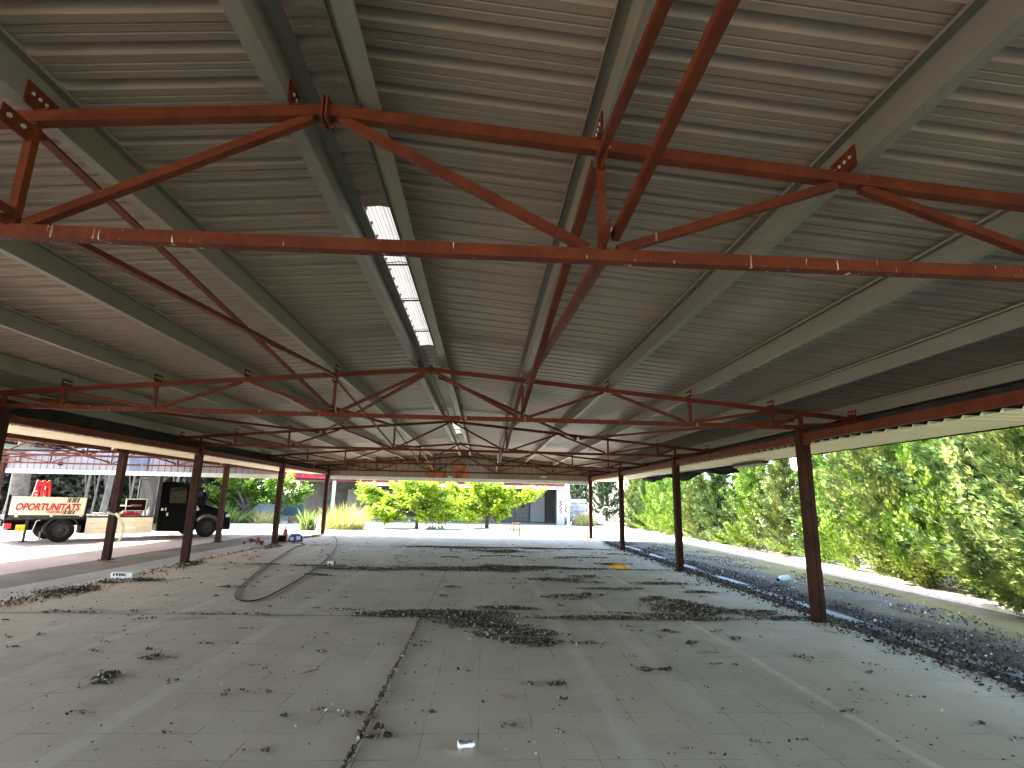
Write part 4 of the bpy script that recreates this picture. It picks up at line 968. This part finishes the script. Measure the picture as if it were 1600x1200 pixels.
def broad_tree(name, loc, limbs, leafm, label, cat, n_per, lsize, seed, group=None, trunk_r=.09, spread=.34, drop=.0):
    """limbs: end points (local) of branches from the trunk fork; leaves hang in clumps along each limb and its twigs"""
    r = random.Random(seed); root = empty(name, loc, 0, label, cat, group)
    wd = MB(); lf = MB(); fork = Vector((.04, .02, .55))
    wd.tube([(0, 0, -.08), (.02, 0, .25), fork], [trunk_r * 1.25, trunk_r, trunk_r * .85], 9)
    for e in limbs:
        e = Vector(e); m1 = fork.lerp(e, .4) + Vector((0, 0, .18 + .05 * r.random())); m2 = fork.lerp(e, .75) + Vector((r.gauss(0, .06), r.gauss(0, .06), .10))
        wd.tube([fork, m1, m2, e], [trunk_r * .6, trunk_r * .4, trunk_r * .24, .008], 7)
        segs = [(m1, m2), (m2, e), (m1.lerp(m2, .5), e)]
        for t in range(7):
            a, c = r.choice(segs); p = a.lerp(c, r.random()); q = p + Vector((r.gauss(0, spread), r.gauss(0, spread), r.gauss(.06, spread * .6)))
            wd.tube([p, p.lerp(q, .5) + Vector((0, 0, .04)), q], [.014, .009, .004], 5)
            segs.append((p, q))
        for t in range(n_per):
            a, c = r.choice(segs); f = r.random() ** .7; p = a.lerp(c, f) + Vector((r.gauss(0, .10), r.gauss(0, .10), r.gauss(-.02, .09)))
            d = Vector((r.gauss(0, 1), r.gauss(0, 1), r.gauss(-.25 - drop, .5))); n_ = Vector((r.gauss(0, .5), r.gauss(0, .5), 1))
            s = lsize * r.uniform(.6, 1.35); quad_leaf(lf, p, d, n_, s, s * .72)
    wd.build('trunk', M['bark'], root); lf.build('crown', leafm, root); return root
A = [(-2.6, .2, 1.9), (-2.2, -.5, 1.35), (-2.3, .3, .75), (-1.6, -.9, .85), (-1.5, .8, 2.3), (-.6, -.8, 2.4), (.2, .9, 2.5), (.9, -.7, 2.2), (1.6, .3, 2.0), (1.9, -.4, 1.5), (-1.0, .1, 1.6), (.9, .8, 1.5), (-2.9, -.2, 2.15), (-.9, .9, 2.9), (1.2, .2, 2.8), (-3.0, .5, 1.5), (-2.0, .9, 1.1), (2.2, .5, 1.2), (2.1, -.6, .6), (1.3, -.9, .6), (-1.4, -1.0, .45), (-2.7, -.5, .55), (.4, -1.1, .5), (-.2, -1.0, 1.5), (.5, 1.0, 1.2)]
broad_tree('fig_tree', (-2.5, 27.9, -.03), A, M['lime'], 'wide low tree with bright lime leaves and a low branch toward the dry grass', 'tree', 760, .13, 11, 'low trees in the front yard')
Bt = [(-1.9, .2, 1.8), (-1.6, -.6, 1.3), (-1.3, .5, .95), (-.7, -.8, 2.1), (.2, .8, 2.4), (.7, -.7, 2.2), (1.5, .4, 2.1), (2.0, -.3, 1.8), (2.3, .1, 1.65), (1.2, -.6, 1.5), (-.3, .1, 1.7), (-1.0, .9, 2.5), (.9, .7, 2.8), (-.2, -.7, 1.3), (-2.2, -.4, 1.0), (-2.0, .7, 2.2), (1.7, .9, 1.4), (2.5, -.5, 2.0), (.6, -1.0, 1.1), (-1.0, -1.0, .6), (-2.0, -.7, .55), (1.0, -1.0, .75)]
broad_tree('fig_tree', (1.0, 29.75, -.03), Bt, M['lime'], 'wide low tree with lime leaves in front of the porch and sawhorse', 'tree', 800, .13, 12, 'low trees in the front yard', .11)
Ct = [(-2.0, -.2, 1.9), (-1.6, .6, 2.4), (-.9, -.8, 2.5), (0, .8, 2.9), (.6, -.6, 2.6), (1.4, .3, 2.3), (1.9, -.3, 1.8), (-1.4, 0, 1.4), (1.1, -.6, 1.5), (0, -.2, 1.9)]
broad_tree('mulberry_tree', (-12.2, 31.2, -.03), Ct, M['midgreen'], 'leafy green tree rising from bushes beyond the truck cab', 'tree', 800, .14, 13, 'low trees in the front yard', .12)
Dt = [(-1.0, .1, 1.9), (-.6, -.5, 2.3), (.2, .5, 2.6), (.8, -.3, 2.2), (1.3, .2, 1.75), (1.1, -.3, 1.3), (-.5, .3, 1.3), (.1, -.4, 1.7)]
broad_tree('mulberry_tree', (-10.2, 30.6, -.03), Dt, M['midgreen'], 'slim green tree between the grey pole and the far red fascia', 'tree', 560, .14, 14, 'low trees in the front yard', .06)

def tuft(name, loc, n, rx, ry, h, m, label, cat, seed, lean=.35, w_=.02):
    r = random.Random(seed); mb = MB()
    for k in range(n):
        a = r.uniform(0, 6.28); q = r.random() ** .6; bx, by = rx * .55 * q * math.cos(a), ry * .55 * q * math.sin(a)
        d = Vector((math.cos(a) * lean * q * rx + r.gauss(0, .28), math.sin(a) * lean * q * ry + r.gauss(0, .28), 1)).normalized()
        L = h * (.25 + .8 * r.random() ** 1.3) * (1.05 - .45 * q * q); p = Vector((bx, by, 0)); m1 = p + d * L * .55; m2 = p + d * L + Vector((d.x * .25, d.y * .25, -.10 * r.random()))
        sd = Vector((-math.sin(a + r.gauss(0, .8)), math.cos(a + r.gauss(0, .8)), 0)) * w_ * .5; o = len(mb.v)
        mb.v += [tuple(p - sd), tuple(p + sd), tuple(m1 + sd), tuple(m1 - sd), tuple(m2)]
        mb.f += [[o, o + 1, o + 2, o + 3], [o + 3, o + 2, o + 4]]; mb.mi += [0, 0]
    o = mb.build(name, m); o.location = loc; return tag(o, label, cat)
tuft('dry_grass_clump', (-5.75, 26.4, -.03), 1500, 1.7, 1.2, 1.4, M['straw'], 'big clump of dry straw coloured grass beyond the far corner column', 'grass clump', 31, .5, .022)
tuft('weed_clump', (-6.9, 25.0, -.03), 200, .6, .5, 1.15, M['weed'], 'tall green weed against the far corner column', 'weed', 32, .3, .05)
tuft('dry_grass_clump', (7.2, 34.5, -.03), 900, 1.0, .7, 1.0, M['straw'], 'dry yellow grass in front of the rubble heap by the hedge end', 'grass clump', 33, .5, .03)
tuft('weed_clump', (-12.9, 30.2, -.03), 1300, 2.6, 1.0, 1.2, M['weed'], 'mixed weeds and dry stalks round the foot of the tree beyond the truck', 'weed', 34, .4, .04)
tuft('dry_grass_clump', (-10.9, 30.4, -.03), 900, 1.6, .8, .9, M['straw'], 'low dry grass beside the slim tree', 'grass clump', 35, .5, .03)
tuft('weed_clump', (-1.6, 28.2, -.03), 130, 1.1, .5, .6, M['weed'], 'thin weeds under the wide lime tree', 'weed', 36, .35, .03)

# thicket and eucalyptus trunks beyond the stripped shed
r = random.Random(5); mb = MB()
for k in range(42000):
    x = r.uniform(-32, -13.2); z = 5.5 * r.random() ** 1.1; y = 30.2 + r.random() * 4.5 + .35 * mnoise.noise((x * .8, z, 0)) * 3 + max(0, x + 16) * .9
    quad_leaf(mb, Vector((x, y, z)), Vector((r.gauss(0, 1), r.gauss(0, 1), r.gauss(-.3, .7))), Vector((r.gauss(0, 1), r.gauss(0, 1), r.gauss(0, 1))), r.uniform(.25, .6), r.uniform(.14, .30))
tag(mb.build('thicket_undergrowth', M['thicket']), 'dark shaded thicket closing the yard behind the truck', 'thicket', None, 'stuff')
euc = [(-20.2, 26.0, .36, -.05, 1), (-18.0, 27.0, .06, .2, 0), (-16.75, 26.5, .13, .3, 0), (-17.1, 26.3, .04, .2, 0), (-16.1, 27.2, .05, .25, 0), (-14.9, 28.8, .06, .2, 0)]
eul = ['very thick grey eucalyptus trunk behind the red crane', 'thin pale trunk leaning behind the end of the lettered board', 'stout pale leaning trunk behind the lowered side board', 'very thin pale stem beside the stout leaning trunk', 'thin grey stem close to the truck cab', 'dark slender stem deep in the thicket']
for k, (x, y, rad, lean, big) in enumerate(euc):
    root = empty('eucalyptus_tree', (x, y, -.05), 0, eul[k], 'tree', 'eucalyptus trees behind the truck')
    mb = MB(); mb.tube([(lean * .0, 0, 0), (lean * .25, .05, 1.2), (lean * .62, .0, 2.6), (lean * 1.0, -.05, 4.2), (lean * 1.25, 0, 6.0)], [rad * 1.15, rad, rad * .92, rad * .8, rad * .5], 12)
    if not big: mb.tube([(lean * .3, 0, 1.3), (lean * .3 - .3, .1, 2.6), (lean * .3 - .35, .1, 4.4)], [rad * .5, rad * .4, rad * .3], 8)
    mb.build('trunk', M['bark'] if big else M['palebark'], root, True)
    lf = MB()
    for q in range(700):
        a = r.uniform(0, 6.28); d = 1.6 * r.random() ** .5; p = Vector((lean + d * math.cos(a), d * math.sin(a), 4.2 + 2.6 * r.random()))
        quad_leaf(lf, p, Vector((r.gauss(0, .6), r.gauss(0, .6), -1)), Vector((r.gauss(0, 1), r.gauss(0, 1), .2)), r.uniform(.2, .34), .06)
    lf.build('crown', CY['dark'], root)

# ------------------------------------------------------------------ far porch building
bd = empty('porch_building', (0, 34.6, 0), 0, 'long low derelict building with a red edged porch roof beyond the low trees', 'building')
mb = MB(); mb.b(-12.0, 5.9, 4.2, 4.4, -.1, 2.9); mb.b(5.7, 5.9, .7, 4.2, -.1, 2.5); mb.build('wall', M['darkwall'], bd)
mb = MB()
for k, (a, c) in enumerate(((-8.6, -7.55), (-7.5, -6.1), (-6.05, -4.6), (-4.5, -2.2), (-2.1, -.2), (-.1, 1.6))): mb.b(a, c, 4.12, 4.19, 0, 1.95)
mb.build('wall_panel', M['greywall'], bd)
mb = MB(); mb.b(2.0, 3.0, 4.10, 4.19, 0, 1.95); mb.b(3.03, 4.0, 4.10, 4.19, 0, 1.95); mb.build('door', simple('grey_door', (.16, .16, .15), .6), bd)
mb = MB(); mb.b(4.1, 5.1, 4.08, 4.19, 0, 2.1); mb.build('wall_panel', M['plaster'], bd)
mb = MB(); mb.b(-12.0, 5.9, -.3, 4.3, 2.42, 2.50); mb.build('roof', M['darkwall'], bd)
corr = MB(); n = 90
for k in range(n):
    x = -6.9 + k * 12.75 / n; corr.lathe([(.075, -.42), (.075, .1)], (x, 0, 2.43), 'y', 8)
corr.b(-6.95, 5.88, -.36, -.30, 2.36, 2.42); corr.build('roof_edge', M['terracotta'], bd)
mb = MB(); mb.b(-7.0, 5.45, -.10, .1, 2.16, 2.35); mb.build('soffit_beam', M['board'], bd)
ribs_gable(-12.0, -7.0, -.3, 2.40, lambda x: 3.15, .3).build('fascia', M['redsheet'], bd)
mb = MB(); mb.b(5.40, 5.86, -.25, .2, -.05, 2.36); mb.build('pillar', M['plaster'], bd)
mb = MB()
gp = [(5.50, 1.42), (5.70, 1.45), (5.55, 1.30), (5.72, 1.24), (5.52, 1.12), (5.70, 1.02), (5.56, .90), (5.70, .80), (5.60, .68)]
for a, c in zip(gp[:-1], gp[1:]): mb.bar((a[0], -.256, a[1]), (c[0], -.256, c[1]), .05, .006, (0, 1, 0))
mb.build('graffiti', M['graffiti'], bd)
mb = MB()
for k in range(26):
    a = k * .242; mb.box((-6.75 + .36 * math.cos(a) * rnd.uniform(.6, 1.1), 4.108, 1.28 + .36 * math.sin(a) * rnd.uniform(.6, 1.1)), (.16, .02, .12), Euler((0, rnd.random() * 3, 0)).to_matrix(), k % 3 == 0)
mb.build('wreath_mark', [M['blackink'], M['plaster']], bd)
mb = MB(); pts = [(3.45, .95), (3.62, 1.05), (3.72, 1.25), (3.70, 1.45)]
for a, c in zip(pts[:-1], pts[1:]): mb.bar((a[0], 4.09, a[1]), (c[0], 4.09, c[1]), .12, .012, (0, 1, 0))
mb.build('spray_mark', M['blackink'], bd)
for x in (-8.45,):
    mb = MB(); mb.lathe([(.11, -.1), (.11, 2.42)], (x, -.1, 0), 'z', 12); mb.b(x - .16, x + .16, -.26, .06, -.05, .05); mb.build('post', simple('pale_green_post', (.55, .62, .42), .5), bd)
mb = MB(); mb.lathe([(.09, -.05), (.09, 2.6), (0, 2.6)], (6.1, 34.4, 0), 'z', 12); mb.b(5.93, 6.27, 34.23, 34.57, -.05, .03); mb.b(5.9, 6.02, 34.36, 34.44, 1.75, 1.85)
tag(mb.build('drain_pole', M['white']), 'white vertical pole just beside the plastered pillar with graffiti', 'pole')
# crates and rubble beside the pillar
for k in range(4):
    mb = MB(); z0 = .55 + k * .27
    for q in range(3): mb.b(-.55, .55, -.35, -.33, z0 + q * .085, z0 + q * .085 + .06)
    mb.b(-.55, -.50, -.33, .35, z0, z0 + .24); mb.b(.50, .55, -.33, .35, z0, z0 + .24); mb.b(-.5, .5, .33, .35, z0, z0 + .24); mb.b(-.5, .5, -.33, .33, z0, z0 + .02)
    o = mb.build('slatted_crate', [simple('bleached_plastic', (.50, .50, .50), .6)]); o.location = (7.0 + .04 * (k % 2), 36.6, 0)
    tag(o, ('pale slatted crate lowest of its stack behind the white pole', 'pale slatted crate second from the bottom of the stack behind the white pole', 'pale slatted crate third from the bottom of the stack behind the white pole', 'pale slatted crate topmost of its stack behind the white pole')[k], 'crate', 'crates stacked behind the white pole')
r = random.Random(9); mb = MB()
for k in range(150):
    x, y = r.uniform(-1.0, 1.6), r.uniform(-.9, .9); z = .75 * max(0, 1 - abs(x - .2) * .5) * r.random()
    mb.box((x, y, z), (r.uniform(.08, .4), r.uniform(.06, .3), r.uniform(.04, .16)), Euler((r.random(), r.random(), r.random() * 3)).to_matrix())
o = mb.build('rubble', simple('pinkish_rubble', (.46, .36, .31), .85, 0, .4, 5)); o.location = (6.9, 35.9, 0); tag(o, 'heap of pinkish rubble and boards under the stacked crates', 'rubble', None, 'stuff')
mb = MB(); mb.box((0, 0, .28), (1.9, .9, .5)); mb.box((-.1, 0, .60), (1.1, .8, .18)); mb.bar((.5, -.4, .5), (.9, -.4, 1.15), .06, .06, (0, 1, 0)); mb.bar((.9, -.4, 1.15), (1.2, -.4, 1.1), .06, .06, (0, 1, 0))
o = mb.build('covered_trailer', M['concreteblock'], None, False, .05); o.location = (8.0, 37.2, 0); tag(o, 'low pale covered trailer with a bent drawbar at the hedge end', 'trailer')
# left far clutter
for k, (x, y, sx, h) in enumerate(((-9.6, 31.2, .5, .42), (-9.0, 31.4, .34, .36))):
    mb = MB()
    for q in range(3): mb.b(-sx / 2, sx / 2, -.2, -.18, q * h / 3, q * h / 3 + h / 3 - .03)
    mb.b(-sx / 2, -sx / 2 + .03, -.18, .2, 0, h); mb.b(sx / 2 - .03, sx / 2, -.18, .2, 0, h); mb.b(-sx / 2 + .03, sx / 2 - .03, .18, .2, 0, h); mb.b(-sx / 2 + .03, sx / 2 - .03, -.18, .18, 0, .02)
    o = mb.build('wooden_crate', M['wood']); o.location = (x, y, -.03); tag(o, ('larger slatted wooden crate under the slim tree', 'smaller wooden crate beside the larger one under the slim tree')[k], 'crate')
mb = MB(); mb.b(-.6, .6, -.02, .02, .3, 1.2); mb.b(-.62, -.56, -.04, .04, 0, 1.25); mb.b(.56, .62, -.04, .04, 0, 1.25)
o = mb.build('tarpaulin_screen', M['tarp']); o.location = (-10.6, 33.6, -.03); o.rotation_euler = (0, 0, .2); tag(o, 'teal tarpaulin screen standing behind the slim tree', 'screen')
mb = MB(); mb.b(-.18, .18, -.18, .18, 0, 1.5); mb.b(-.24, .24, -.24, .24, 1.5, 1.6)
o = mb.build('gate_pillar', M['plaster']); o.location = (-11.4, 33.0, -.03); tag(o, 'short white gate pillar behind the weeds beyond the truck', 'pillar')
mb = MB(); mb.b(-3, 3, -.1, .1, -.1, 1.2)
for k in range(4): mb.prism([(-2.9 + k * 1.5, 1.2), (-1.6 + k * 1.5, 1.2), (-2.25 + k * 1.5, 1.5)], -.09, .09)
o = mb.build('boundary_wall', simple('blue_grey_render', (.34, .35, .38), .8, 0, .12, 2)); o.location = (-13.4, 34.2, 0); tag(o, 'low blue grey boundary wall behind the bushes and trees beyond the truck', 'wall')
